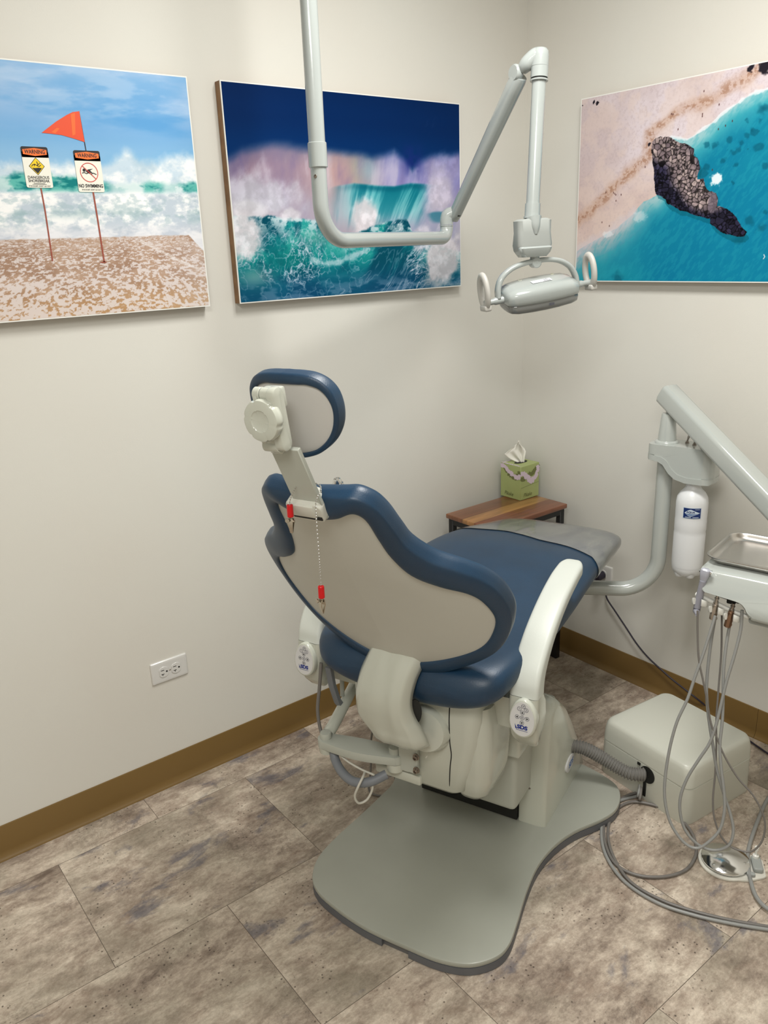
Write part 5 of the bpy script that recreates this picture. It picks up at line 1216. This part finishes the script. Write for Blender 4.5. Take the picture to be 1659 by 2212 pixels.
# ------------------------------------------------------------------ instruments parked in the holders, each with its hose
PATHS = {'hoseA': [(-0.635, -1.1664, 0.6982), (-0.639, -1.174, 0.6425), (-0.6455, -1.1876, 0.5765), (-0.6459, -1.2033, 0.5274), (-0.6463, -1.219, 0.4781), (-0.6479, -1.2363, 0.4203), (-0.6438, -1.2523, 0.387), (-0.6389, -1.2744, 0.3419), (-0.6278, -1.3085, 0.2908), (-0.6131, -1.3425, 0.2538), (-0.6054, -1.3666, 0.2147), (-0.6046, -1.3788, 0.178), (-0.6125, -1.3792, 0.1363), (-0.6253, -1.3668, 0.1069), (-0.635, -1.3503, 0.0994), (-0.649, -1.3223, 0.1032), (-0.6567, -1.2975, 0.1244), (-0.6573, -1.2755, 0.1663), (-0.6506, -1.2634, 0.2125), (-0.6377, -1.2555, 0.272), (-0.6245, -1.2447, 0.3393), (-0.6122, -1.2304, 0.4118), (-0.6014, -1.2228, 0.4616), (-0.5902, -1.2158, 0.5112), (-0.5761, -1.2064, 0.5774), (-0.564, -1.1941, 0.6428), (-0.5598, -1.1866, 0.6938)],
'hoseB': [(-0.5675, -1.1765, 0.6636), (-0.5876, -1.1823, 0.5852), (-0.6056, -1.1919, 0.5044), (-0.6142, -1.2014, 0.4589), (-0.6213, -1.2174, 0.4025), (-0.6267, -1.2361, 0.3465), (-0.632, -1.2548, 0.2905), (-0.6337, -1.2787, 0.2357), (-0.6341, -1.3044, 0.1814), (-0.6382, -1.3181, 0.1429), (-0.6506, -1.3176, 0.1069), (-0.6728, -1.2949, 0.0874), (-0.6945, -1.2626, 0.0941), (-0.7088, -1.2322, 0.1255), (-0.7121, -1.2148, 0.1679), (-0.7075, -1.2078, 0.215), (-0.6928, -1.2134, 0.2694), (-0.6724, -1.228, 0.3225), (-0.6543, -1.2416, 0.3686), (-0.6409, -1.2463, 0.4183), (-0.6285, -1.2471, 0.4726), (-0.6148, -1.2478, 0.5321), (-0.5958, -1.2513, 0.6027), (-0.5821, -1.2518, 0.6605), (-0.578, -1.2478, 0.7094)],
'hoseC': [(-0.5771, -1.221, 0.6663), (-0.593, -1.2255, 0.6042), (-0.6057, -1.2325, 0.5478), (-0.6177, -1.245, 0.4802), (-0.6285, -1.2545, 0.4236), (-0.6412, -1.2614, 0.3662), (-0.649, -1.2753, 0.3099), (-0.655, -1.2917, 0.254), (-0.6624, -1.3018, 0.2086), (-0.6757, -1.3032, 0.161), (-0.6939, -1.2909, 0.128), (-0.7145, -1.2716, 0.1027), (-0.7302, -1.2447, 0.1082), (-0.7414, -1.2118, 0.1461), (-0.7426, -1.1898, 0.197), (-0.7353, -1.1775, 0.2562), (-0.7171, -1.1719, 0.3408), (-0.6968, -1.1736, 0.4136), (-0.6741, -1.1834, 0.4751), (-0.6552, -1.1878, 0.5348), (-0.6357, -1.1929, 0.5938), (-0.6175, -1.1962, 0.652), (-0.607, -1.1976, 0.6865)],
'hoseD': [(-0.1817, -1.2283, 0.012), (-0.2838, -1.2377, 0.012), (-0.378, -1.2615, 0.012), (-0.4824, -1.2938, 0.012), (-0.5459, -1.3194, 0.012), (-0.5974, -1.3512, 0.012), (-0.6474, -1.3905, 0.012), (-0.6698, -1.4202, 0.012), (-0.6762, -1.4489, 0.012), (-0.6785, -1.4783, 0.012)],
'coil1': [(-0.4937, -0.9665, 0.006), (-0.5516, -0.9815, 0.006), (-0.6129, -0.9614, 0.006), (-0.6861, -0.9727, 0.006), (-0.757, -1.0125, 0.006), (-0.819, -1.0765, 0.006), (-0.8571, -1.1628, 0.006), (-0.854, -1.2556, 0.006), (-0.8203, -1.3355, 0.006), (-0.7764, -1.4057, 0.006), (-0.7282, -1.4698, 0.006), (-0.6889, -1.5171, 0.006)],
'coil2': [(-0.4813, -0.9628, 0.006), (-0.5323, -0.9758, 0.006), (-0.5891, -0.9601, 0.006), (-0.6692, -0.9663, 0.006), (-0.7522, -1.0166, 0.006), (-0.8115, -1.0829, 0.006), (-0.8255, -1.1327, 0.006), (-0.8054, -1.1819, 0.006), (-0.7607, -1.22, 0.006), (-0.7065, -1.2387, 0.006), (-0.6516, -1.2311, 0.006), (-0.6095, -1.2105, 0.006), (-0.5699, -1.1735, 0.006), (-0.5475, -1.1309, 0.006), (-0.539, -1.0737, 0.006), (-0.5545, -1.0229, 0.006), (-0.5894, -0.9845, 0.006), (-0.6612, -0.9812, 0.006), (-0.7435, -1.0241, 0.006), (-0.8051, -1.0884, 0.006), (-0.8464, -1.1719, 0.006), (-0.839, -1.2586, 0.006), (-0.8071, -1.3336, 0.006), (-0.7646, -1.4048, 0.006), (-0.7179, -1.4678, 0.006), (-0.677, -1.5167, 0.006)],
'cord_wall': [(-0.02, -0.4488, 0.3885), (-0.02, -0.4465, 0.3581), (-0.02, -0.4535, 0.3081), (-0.02, -0.4975, 0.263), (-0.02, -0.545, 0.2181), (-0.02, -0.5939, 0.171), (-0.02, -0.6452, 0.1351), (-0.02, -0.7043, 0.1074), (-0.02, -0.7522, 0.0871), (-0.02, -0.8353, 0.0598), (0.0109, -0.9081, 0.008), (-0.0399, -1.0275, 0.008), (-0.0715, -1.1275, 0.008), (-0.0898, -1.1968, 0.008)]}
def hosething(name, label, cat, key, r, mtl, body, flatten=1.0, group=None):
    P = [Vector(p) for p in PATHS[key]]; o = P[0]
    t = thing(name, label, cat, o)
    mb = MB(); mb.tube([p - o for p in P], r, 14, smooth=5); mb.build('hose', mtl, t)
    body(t, o)
    return t
hx = lambda x, z, y=-.010: HL + ha_ * x - hc * y + Vector((0, 0, z))
def syringe_body(t, o):
    a = hx(-.068, .680) - o; b = hx(-.0565, .776) - o; d = (b - a).normalized()
    mb = MB(); mb.tube([Vector((0, 0, -.012)), a, a + d * .01, a + d * .04, a + d * .085], [.004, .0085, .0088, .0088, .0085], 20); mb.build('handle', mat('syringe_grey_plastic', rgb(150, 150, 160), .35), t)
    mb = MB(); M = axisM(a + d * .085, d, ha_)
    mb.loft([[(p[0] * k, p[1] * k, h) for p in roundrect(-.0105, -.008, .0105, .008, .005, 4)] for h, k in ((0, .7), (.012, .95), (.024, 1.1), (.030, 1.0), (.033, .6))], M=M); mb.build('syringe_head', mat('syringe_light_grey', rgb(176, 178, 190), .3, coat=.3), t)
    mb = MB(); mb.lathe([(.004, -.014), (.005, -.012), (.005, -.009)], 12, M=M @ Matrix.Translation((0, 0, .024)) @ Matrix.Rotation(PI / 2, 4, 'Y')); mb.lathe([(.0045, .008), (.0065, .010), (.0065, .013), (.003, .0135)], 14, M=M @ Matrix.Translation((0.003, 0, .026)) @ Matrix.Rotation(PI / 2, 4, 'Y')); mb.build('nozzle_collar', CHROME, t)
hosething('air_water_syringe', 'grey air water syringe with a thin dark hose, leftmost in the three white holders', 'dental syringe', 'hoseA', .0024, HOSED, syringe_body)
def coup(x0, z0, x1, z1, m1, pin):
    def f(t, o):
        a = hx(x0, z0) - o; b = hx(x1, z1) - o; d = (b - a).normalized(); L = (b - a).length; M = axisM(a, d)
        mb = MB(); mb.tube([Vector((0, 0, -.004)), a], .0060, 14)
        mb.lathe([(.0085, -.002), (.0092, .002), (.0088, .022), (.0070, .032)], 8, M=M); mb.lathe([(.0070, .032), (.0070, .038), (.0062, .039), (.0062, .043)], 20, M=M)
        mb.build('coupling', m1, t, angle=30)
        mb = MB(); pr = [(.0055, .043), (.0055, .047), (.0046, .048), (.0046, .052), (.0055, .053), (.0055, .056), (.004, .057), (.004, .062)]
        if pin: pr += [(.0028, .063), (.0028, .068), (.0034, .069), (.0034, .080), (.0025, .081)]
        mb.lathe(pr, 18, M=M); mb.build('connector_tip', DARKST if not pin else mat('tip_nickel', (.5, .47, .44, 1), .2, 1.0), t)
    return f
hosething('handpiece_coupling', 'silver handpiece coupling with a long pin tip, in the middle white holder', 'handpiece connector', 'hoseB', .0038, HOSE, coup(-.027, .672, -.0195, .752, mat('warm_nickel', (.50, .45, .40, 1), .28, 1.0), True))
hosething('handpiece_coupling', 'bronze brown handpiece coupling with a short tip, in the right-hand white holder', 'handpiece connector', 'hoseC', .0038, HOSE, coup(.009, .662, .0185, .730, BRONZE, False))

# tray resting on the control head
tx0, tx1, ty0, ty1 = -.076, .250, .040, .262
def tray_ring(g, z, r): return [(a, b, z) for a, b in roundrect(tx0 + g, ty0 + g, tx1 - g, ty1 - g, r, 7)]
mb = MB()
mb.loft([tray_ring(.020, .8035, .030), tray_ring(.012, .8042, .034), tray_ring(.005, .812, .036), tray_ring(.003, .8185, .037), tray_ring(.0, .8205, .038), tray_ring(-.004, .8195, .040), tray_ring(-.004, .8175, .040), tray_ring(0.001, .8175, .038), tray_ring(.0025, .812, .037), tray_ring(.010, .8030, .034), tray_ring(.020, .8020, .030)], cap0=True, cap1=True)
tray = mb.build('instrument_tray', STEEL, None, angle=60)
tray.matrix_world = Matrix.Translation(HL + Vector((0, 0, -.0095))) @ MH.to_3x3().to_4x4()
tag(tray, 'empty brushed stainless steel tray resting on the delivery unit head', 'tray')

# ------------------------------------------------------------------ utility junction box on the floor with its corrugated hose
jb_ = thing('junction_box', 'beige plastic utility box on the floor beside the right wall', 'utility box', (-0.392, -0.998, 0), (0, 0, math.radians(-6)))
mb = MB()
JS = [(.0, .985, .030), (.004, .99, .030), (.112, .972, .028), (.1135, .958, .028), (.1160, .958, .028), (.1175, .976, .028), (.150, .964, .027), (.170, .944, .028), (.179, .920, .030), (.183, .88, .034)]
rings = []
for z, k, r in JS: rings.append([(a, b, z) for a, b in roundrect(-.150 * k, -.166 * k, .150 * k, .166 * k, r * min(k, 1), 7)])
mb.loft(rings); mb.build('box_cover', mat('junction_box_beige', rgb(200, 201, 190), .42, coat=.15, bump=(300, .05, 2)), jb_, angle=50)
mb = MB(); mb.lathe([(.026, 0), (.026, .0015)], 28, M=axisM((-.1470, -.022, .088), (-1, 0, .03))); mb.box((-.1475, .010, .108), (.003, .010, .008)); mb.box((-.1480, -.016, .036), (.004, .012, .05), .002, 1); mb.build('hose_port', DARK, jb_)
ch = MB(); P = cr([(-0.720, -0.800, .150), (-0.680, -0.832, .160), (-0.648, -0.862, .152), (-0.616, -.898, .126), (-.594, -.938, .104), (-.576, -.972, .092), (-.546, -1.000, .089)], 12)
R = []; acc = 0; P2 = []
tot = sum((P[i + 1] - P[i]).length for i in range(len(P) - 1)); nn = 320; d = 0; j = 0
for k in range(nn + 1):
    tgt = tot * k / nn
    while j < len(P) - 2 and d + (P[j + 1] - P[j]).length < tgt: d += (P[j + 1] - P[j]).length; j += 1
    f = (tgt - d) / max(1e-9, (P[j + 1] - P[j]).length); P2.append(P[j] + (P[j + 1] - P[j]) * f)
    R.append(.0178 + .0024 * math.cos(2 * PI * k / 9.0))
ch.tube(P2, R, 20); c_ = ch.build('corrugated_hose', mat('corrugated_grey', rgb(118, 116, 112), .4), None, angle=70)
tag(c_, 'grey corrugated hose from the chair base to the beige utility box', 'hose')

# floor hoses and cords
PATHS['coil1'] = [(-.556, -.992, .055), (-.572, -1.000, .030)] + PATHS['coil1'][1:]
PATHS['coil2'] = [(-.556, -.998, .050), (-.576, -1.008, .024)] + PATHS['coil2'][1:]
def cordthing(name, label, cat, keys, r, mtl, group=None):
    mb = MB()
    for k in keys: mb.tube(PATHS[k], r, 12, smooth=6)
    o = mb.build(name, mtl, None); tag(o, label, cat, group); return o
cordthing('floor_hose', 'outer grey supply hose curving over the floor from the utility box', 'hose', ['coil1'], .0044, HOSE)
cordthing('floor_hose', 'grey supply hose making a full loop on the floor in front of the utility box', 'hose', ['coil2'], .0042, HOSED)
cordthing('pedal_hose', 'light grey hose coming down at the right edge beside the foot pedal', 'hose', ['hoseD'], .0052, HOSE)
o = MB(); o.tube([(-1.006, -.497, .048), (-1.035, -.497, .042), (-1.06, -.500, .018), (-1.10, -.498, .006), (-1.128, -.475, .005), (-1.133, -.441, .006), (-1.11, -.417, .030), (-1.098, -.41, .08), (-1.11, -.43, .16), (-1.14, -.50, .28), (-1.16, -.58, .345)], .0032, 10, smooth=6)
o = o.build('floor_cable', HOSED, None); tag(o, 'thin grey cable looping on the floor under the chair\'s left side', 'cable')

# ------------------------------------------------------------------ foot control
fp = thing('foot_pedal', 'chrome domed foot pedal on a white base, on the floor under the hanging hoses', 'foot pedal', (-.600, -1.288, 0))
fp.scale = (.80, .80, .80)
fa = math.radians(-52)
mb = MB(); base = []
for k in range(25):
    a = math.radians(100 + 260 * k / 24); base.append((.080 * math.cos(a), .080 * math.sin(a)))
ca_, sa_ = math.cos(fa), math.sin(fa)
tail = [(.118, -.012), (.120, .035), (.112, .042), (.078, .046)]
base = [( .083 * math.cos(math.radians(d)), .083 * math.sin(math.radians(d))) for d in range(50, 291, 10)] + [(.060, -.076), (.108, -.052), (.117, -.044), (.119, .028), (.112, .036)]
Mf = Matrix.Rotation(fa + math.radians(0), 4, 'Z')
mb.prism(base, 0.0, .009, bev=.003, seg=2, M=Mf); mb.build('pedal_base', mat('pedal_white', rgb(210, 208, 198), .4), fp)
mb = MB(); mb.lathe([(.070, .009), (.070, .014)], 40); mb.build('pedal_skirt', DARK, fp)
mb = MB(); mb.lathe([(.0695, .014), (.0745, .015), (.075, .020), (.070, .0235), (.045, .032), (.016, .0385), (.006, .0395), (.0005, .0397)], 64); mb.build('pedal_disc', CHROME, fp, angle=30)
mb = MB(); mb.prism([(a, b) for a, b in roundrect(.079, -.038, .110, .026, .008, 4)], .009, .026, bev=.005, seg=3, M=Mf); mb.prism([(a, b) for a, b in roundrect(.056, -.060, .082, -.044, .006, 4)], .009, .02, bev=.003, seg=2, M=Mf); mb.build('pedal_valve', LAMPG, fp)
mb = MB(); mb.lathe([(.010, .0), (.010, .010), (.006, .011), (.0035, .014), (.0035, .030), (.007, .031), (.007, .042), (.005, .044)], 18, M=Mf @ Matrix.Translation((.094, .018, .024))); mb.build('pedal_knob', WHITE, fp)

# ------------------------------------------------------------------ corner table with tissue box
TZ = .640
tb = thing('side_table', 'small wooden topped table with black metal legs in the room corner', 'side table', (-.25, -.165, 0))
def woodmat():
    m = bpy.data.materials.new('laminated_acacia_wood'); m.use_nodes = True; nt = m.node_tree; b = nt.nodes['Principled BSDF']; L = nt.links
    tc = nt.nodes.new('ShaderNodeTexCoord'); sp = nt.nodes.new('ShaderNodeSeparateXYZ'); L.new(tc.outputs['Object'], sp.inputs[0])
    mr = nt.nodes.new('ShaderNodeMapRange'); mr.inputs['From Min'].default_value = -.12; mr.inputs['From Max'].default_value = .125; L.new(sp.outputs['Y'], mr.inputs['Value'])
    r = nt.nodes.new('ShaderNodeValToRGB'); r.color_ramp.interpolation = 'CONSTANT'; e = r.color_ramp.elements
    e[0].position = 0; e[0].color = rgb(130, 76, 48); e[1].position = .36; e[1].color = rgb(176, 128, 78)
    for p, c in ((.60, rgb(128, 80, 50)), (.84, rgb(138, 88, 56))): x = e.new(p); x.color = c
    L.new(mr.outputs[0], r.inputs['Fac'])
    mp = nt.nodes.new('ShaderNodeMapping'); mp.inputs['Scale'].default_value = (6, 60, 20); L.new(tc.outputs['Object'], mp.inputs['Vector'])
    n = nt.nodes.new('ShaderNodeTexNoise'); n.inputs['Scale'].default_value = 1; n.inputs['Detail'].default_value = 6; n.inputs['Distortion'].default_value = .6; L.new(mp.outputs['Vector'], n.inputs['Vector'])
    r2_ = nt.nodes.new('ShaderNodeValToRGB'); r2_.color_ramp.elements[0].color = (.72, .7, .68, 1); r2_.color_ramp.elements[0].position = .35; r2_.color_ramp.elements[1].color = (1.12, 1.1, 1.08, 1); r2_.color_ramp.elements[1].position = .65; L.new(n.outputs['Fac'], r2_.inputs['Fac'])
    mx_ = nt.nodes.new('ShaderNodeMix'); mx_.data_type = 'RGBA'; mx_.blend_type = 'MULTIPLY'; mx_.inputs[0].default_value = 1.0; L.new(r.outputs['Color'], mx_.inputs[6]); L.new(r2_.outputs['Color'], mx_.inputs[7])
    L.new(mx_.outputs[2], b.inputs['Base Color']); b.inputs['Roughness'].default_value = .32; b.inputs['Coat Weight'].default_value = .3
    return m
tw, td_ = .400, .232
mb = MB(); mb.box((0, 0, TZ - .0085), (tw, td_, .017), .003, 2); mb.build('table_top', woodmat(), tb)
lg = .022
for sx in (-1, 1):
    for sy in (-1, 1):
        mb = MB(); mb.box((sx * (tw / 2 - .018), sy * (td_ / 2 - .018), (TZ - .017) / 2), (lg, lg, TZ - .017), .0015, 1); mb.build('leg', BLACK, tb)
for sy in (-1, 1):
    mb = MB(); mb.box((0, sy * (td_ / 2 - .018), TZ - .029), (tw - .058, lg * .95, lg), .0015, 1); mb.build('apron_rail', BLACK, tb)
for sx in (-1, 1):
    mb = MB(); mb.box((sx * (tw / 2 - .018), 0, TZ - .029), (lg * .95, td_ - .058, lg), .0015, 1); mb.build('apron_rail', BLACK, tb)
    mb = MB(); mb.box((sx * (tw / 2 - .018), 0, lg / 2 + .001), (lg * .95, td_ - .058, lg), .0015, 1); mb.build('foot_rail', BLACK, tb)

tb2 = thing('tissue_box', 'green cube tissue box with a white flower garland and one tissue pulled up', 'tissue box', (-.094, -.082, TZ))
def tissuebox_mat():
    m = bpy.data.materials.new('green_garland_carton'); m.use_nodes = True; nt = m.node_tree; b = nt.nodes['Principled BSDF']; L = nt.links
    tc = nt.nodes.new('ShaderNodeTexCoord'); n = nt.nodes.new('ShaderNodeTexNoise'); n.inputs['Scale'].default_value = 12; L.new(tc.outputs['Object'], n.inputs['Vector'])
    r = nt.nodes.new('ShaderNodeValToRGB'); r.color_ramp.elements[0].color = rgb(158, 170, 108); r.color_ramp.elements[1].color = rgb(172, 184, 122); L.new(n.outputs['Fac'], r.inputs['Fac']); L.new(r.outputs['Color'], b.inputs['Base Color']); b.inputs['Roughness'].default_value = .45
    return m
TG = tissuebox_mat(); H_ = .132; S_ = .0515
PINKW = mat('petal_pale_pink', rgb(214, 198, 212), .6); LEAF = mat('leaf_olive', rgb(110, 116, 66), .6); SCR = mat('script_ink_green', rgb(96, 100, 58), .6)
mb = MB(); mb.box((0, 0, H_ / 2), (2 * S_, 2 * S_, H_), .0012, 1, 0); mb.build('carton', TG, tb2)
mb = MB(); rs = random.Random(3)
def fx(u, v, k=0.0): return (-S_ - .0003 - k, -u, v)     # left visible face (normal -x): u to the right = -y
def fy(u, v, k=0.0): return (u, -S_ - .0003 - k, v)      # right visible face (normal -y): u to the right = +x
def petal(face, u, v, r, mi, k):
    a0 = rs.random() * 6
    mb.poly([face(u + r * (1 + .25 * math.cos(3 * a)) * math.cos(a + a0), v + r * (1 + .25 * math.cos(3 * a)) * math.sin(a + a0), k) for a in [2 * PI * i / 9 for i in range(9)]], mi)
def gar(face, curve, mi, n, r, k, w):
    for i in range(n):
        f = i / (n - 1); x = f * (len(curve) - 1); j = min(int(x), len(curve) - 2); g = x - j
        u = curve[j][0] + (curve[j + 1][0] - curve[j][0]) * g; v = curve[j][1] + (curve[j + 1][1] - curve[j][1]) * g
        u = max(-S_ + .005, min(S_ - .005, u + rs.uniform(-w, w))); v = min(H_ - .004, v + rs.uniform(-w, w))
        petal(face, u, v, r * rs.uniform(1.15, 1.7), mi, k + i * 2e-6)
gar(fx, [(-.028, .116), (-.01, .098), (.015, .086), (.035, .088), (.048, .108)], 1, 60, .0042, .0001, .006)
gar(fx, [(-.048, .124), (-.03, .118), (-.012, .108), (.006, .096), (.030, .088), (.05, .092)], 0, 70, .0040, .0004, .006)
gar(fy, [(-.05, .084), (-.03, .082), (-.01, .092), (.015, .100), (.035, .108), (.047, .112)], 1, 66, .0042, .0001, .006)
gar(fy, [(-.048, .104), (-.03, .100), (-.012, .082), (.0, .070), (.015, .068), (.03, .078), (.040, .096), (.046, .122)], 0, 100, .0044, .0004, .006)
for k in range(26):
    petal(lambda u, v, kk: (u, v, H_ + .0004 + kk), -.048 + k * .0039, .046 + rs.uniform(-.003, .003), .0035, 0, k * 2e-6)
    petal(lambda u, v, kk: (u, v, H_ + .0004 + kk), -.047 + rs.uniform(-.003, .003), -.04 + k * .0032, .0032, 0, .0001 + k * 2e-6)
def onto(face, M0): return M0
MX = Matrix(((0, 0, -1, -S_ - .0008), (-1, 0, 0, 0), (0, 1, 0, 0), (0, 0, 0, 1)))
MY = Matrix(((1, 0, 0, 0), (0, 0, -1, -S_ - .0008), (0, 1, 0, 0), (0, 0, 0, 1)))
mb.text('Pikake', .022, MX @ Matrix.Translation((-.008, .017, 0)), 2, sx=.8, shear=.35); mb.text('Pikake', .022, MY @ Matrix.Translation((-.012, .017, 0)), 2, sx=.8, shear=.35)
mb.add([fy(-.05, .048, .0001), fy(.05, .056, .0001), fy(.05, .0568, .0001), fy(-.05, .0488, .0001)], [(0, 1, 2, 3)], 2)
mb.build('printed_garland', [PINKW, LEAF, SCR], tb2, smooth=False, recalc=False)
mb = MB(); mb.lathe([(.026, 0), (.026, .0006)], 32, M=Matrix.Translation((0.004, 0, H_ + .0002)) @ Matrix.Diagonal((1.25, .6, 1, 1))); mb.build('box_opening', DARK, tb2)
TISS = bpy.data.materials.new('soft_tissue'); TISS.use_nodes = True; TISS.node_tree.nodes['Principled BSDF'].inputs['Base Color'].default_value = rgb(240, 238, 230); TISS.node_tree.nodes['Principled BSDF'].inputs['Roughness'].default_value = .9
mb = MB(); rows = []; nu_, nv_ = 40, 22
vr = (Vector((.667, -.745, 0)));  vf = Vector((.745, .667, 0))       # width direction roughly across the view
for j in range(nv_ + 1):
    f = j / nv_; row = []
    for i in range(nu_ + 1):
        g = -1 + 2 * i / nu_
        wl = np.interp(f, [0, .25, .5, .68, .85, 1], [.006, .022, .045, .060, .036, .012]); wr = np.interp(f, [0, .25, .5, .68, .85, 1], [.008, .012, .018, .022, .018, .006])
        cx_ = np.interp(f, [0, .3, .6, 1], [.008, .004, .0, -.006]); u = cx_ + (g * wl if g < 0 else g * wr)
        fold = .010 * math.sin(g * 5.5 + f * 2.0) * (.3 + f) + .008 * math.sin(g * 9 + 1)
        zt = f * .075 + (-.014 * max(0, -g) * (f > .0) * math.sin(f * PI)) + .010 * f * math.cos(g * 2.2)
        row.append(tuple(vr * u + vf * fold * (.25 + .75 * f) + Vector((0, 0, H_ - .004 + zt))))
    rows.append(row)
mb.loft(rows, cap0=False, cap1=False, closed=False)
tis = mb.build('tissue', TISS, tb2, angle=80, recalc=False)
md = tis.modifiers.new('t', 'SOLIDIFY'); md.thickness = .0006

# ------------------------------------------------------------------ wall outlets
def outlet(name, label, origin, ux, nrm, plugged=False):
    t = thing(name, label, 'wall outlet', origin)
    ux = Vector(ux); nrm = Vector(nrm); M = Matrix.Identity(4)
    for i in range(3): M[i][0] = ux[i]; M[i][1] = (0, 0, 1)[i]; M[i][2] = nrm[i]
    W, H = .1143, .0699
    mb = MB()
    def rr_(g, z): return [(a, b, z) for a, b in roundrect(-W / 2 + g, -H / 2 + g, W / 2 - g, H / 2 - g, .003, 3)]
    mb.loft([rr_(0, 0), rr_(0, .003), rr_(.0022, .0053), rr_(.007, .0062), rr_(.008, .0062)], M=M); mb.build('wall_plate', OUTLET, t, angle=25)
    for i, x in enumerate((-.0195, .0195)):
        mb = MB(); o_ = []
        for k in range(40):
            a = 2 * PI * k / 40; px, py = .0172 * math.cos(a), .0172 * math.sin(a); px = max(-.0142, min(.0142, px)); o_.append((px + x, py))
        mb.prism(o_, .0062, .0082, bev=.0006, seg=1, M=M); sk = mb.build('socket', OUTLET, t, angle=30)
        mb = MB(); z0, z1 = .0078, .0085
        mb.prism([(x - .009, .0052), (x + .001, .0052), (x + .001, .0072), (x - .009, .0072)], z0, z1, M=M)
        mb.prism([(x - .009, -.0072), (x + .0005, -.0072), (x + .0005, -.0052), (x - .009, -.0052)], z0, z1, M=M); mb.prism([(x - .0055, -.0110), (x - .0035, -.0110), (x - .0035, -.0072), (x - .0055, -.0072)], z0, z1, M=M)
        mb.prism([(x + .009 + .0028 * math.cos(a), .0028 * math.sin(a)) for a in [2 * PI * k / 16 for k in range(16)]], z0, z1, M=M)
        mb.build('socket_slots', DARK, sk, smooth=False)
    mb = MB(); mb.lathe([(.0026, .0058), (.0026, .0070), (.0018, .0074)], 14, M=M); mb.build('plate_screw', CHROME, t)
    return t
outlet('wall_outlet', 'white sideways double outlet plate low on the left wall, nothing plugged in', (-1.5928 + .057, 0, .3544 + .035), (1, 0, 0), (0, -1, 0))
outlet('wall_outlet', 'white double outlet plate on the right wall with a black plug in it', (0, -.404, .387), (0, -1, 0), (-1, 0, 0))
P = PATHS['cord_wall']
pc = thing('power_cord', 'thin black power cord with plug running down the right wall to the floor', 'power cord', (-.02, -.4235, .387))
po = Vector((-.02, -.4235, .387))
mb = MB(); mb.lathe([(.0155, -.0205), (.0155, .006), (.013, .014), (.007, .018)], 24, M=axisM((.0105, 0, 0) , (-1, 0, -.1)) @ Matrix.Translation((0, 0, .022))); mb.build('plug', PURPLE, pc)
mb = MB(); mb.tube([Vector((-.030, 0, -.002)), Vector((-.040, -.006, -.03))] + [Vector(p) - po for p in P[1:]], .0030, 10, smooth=6); mb.build('cord', PURPLE, pc)
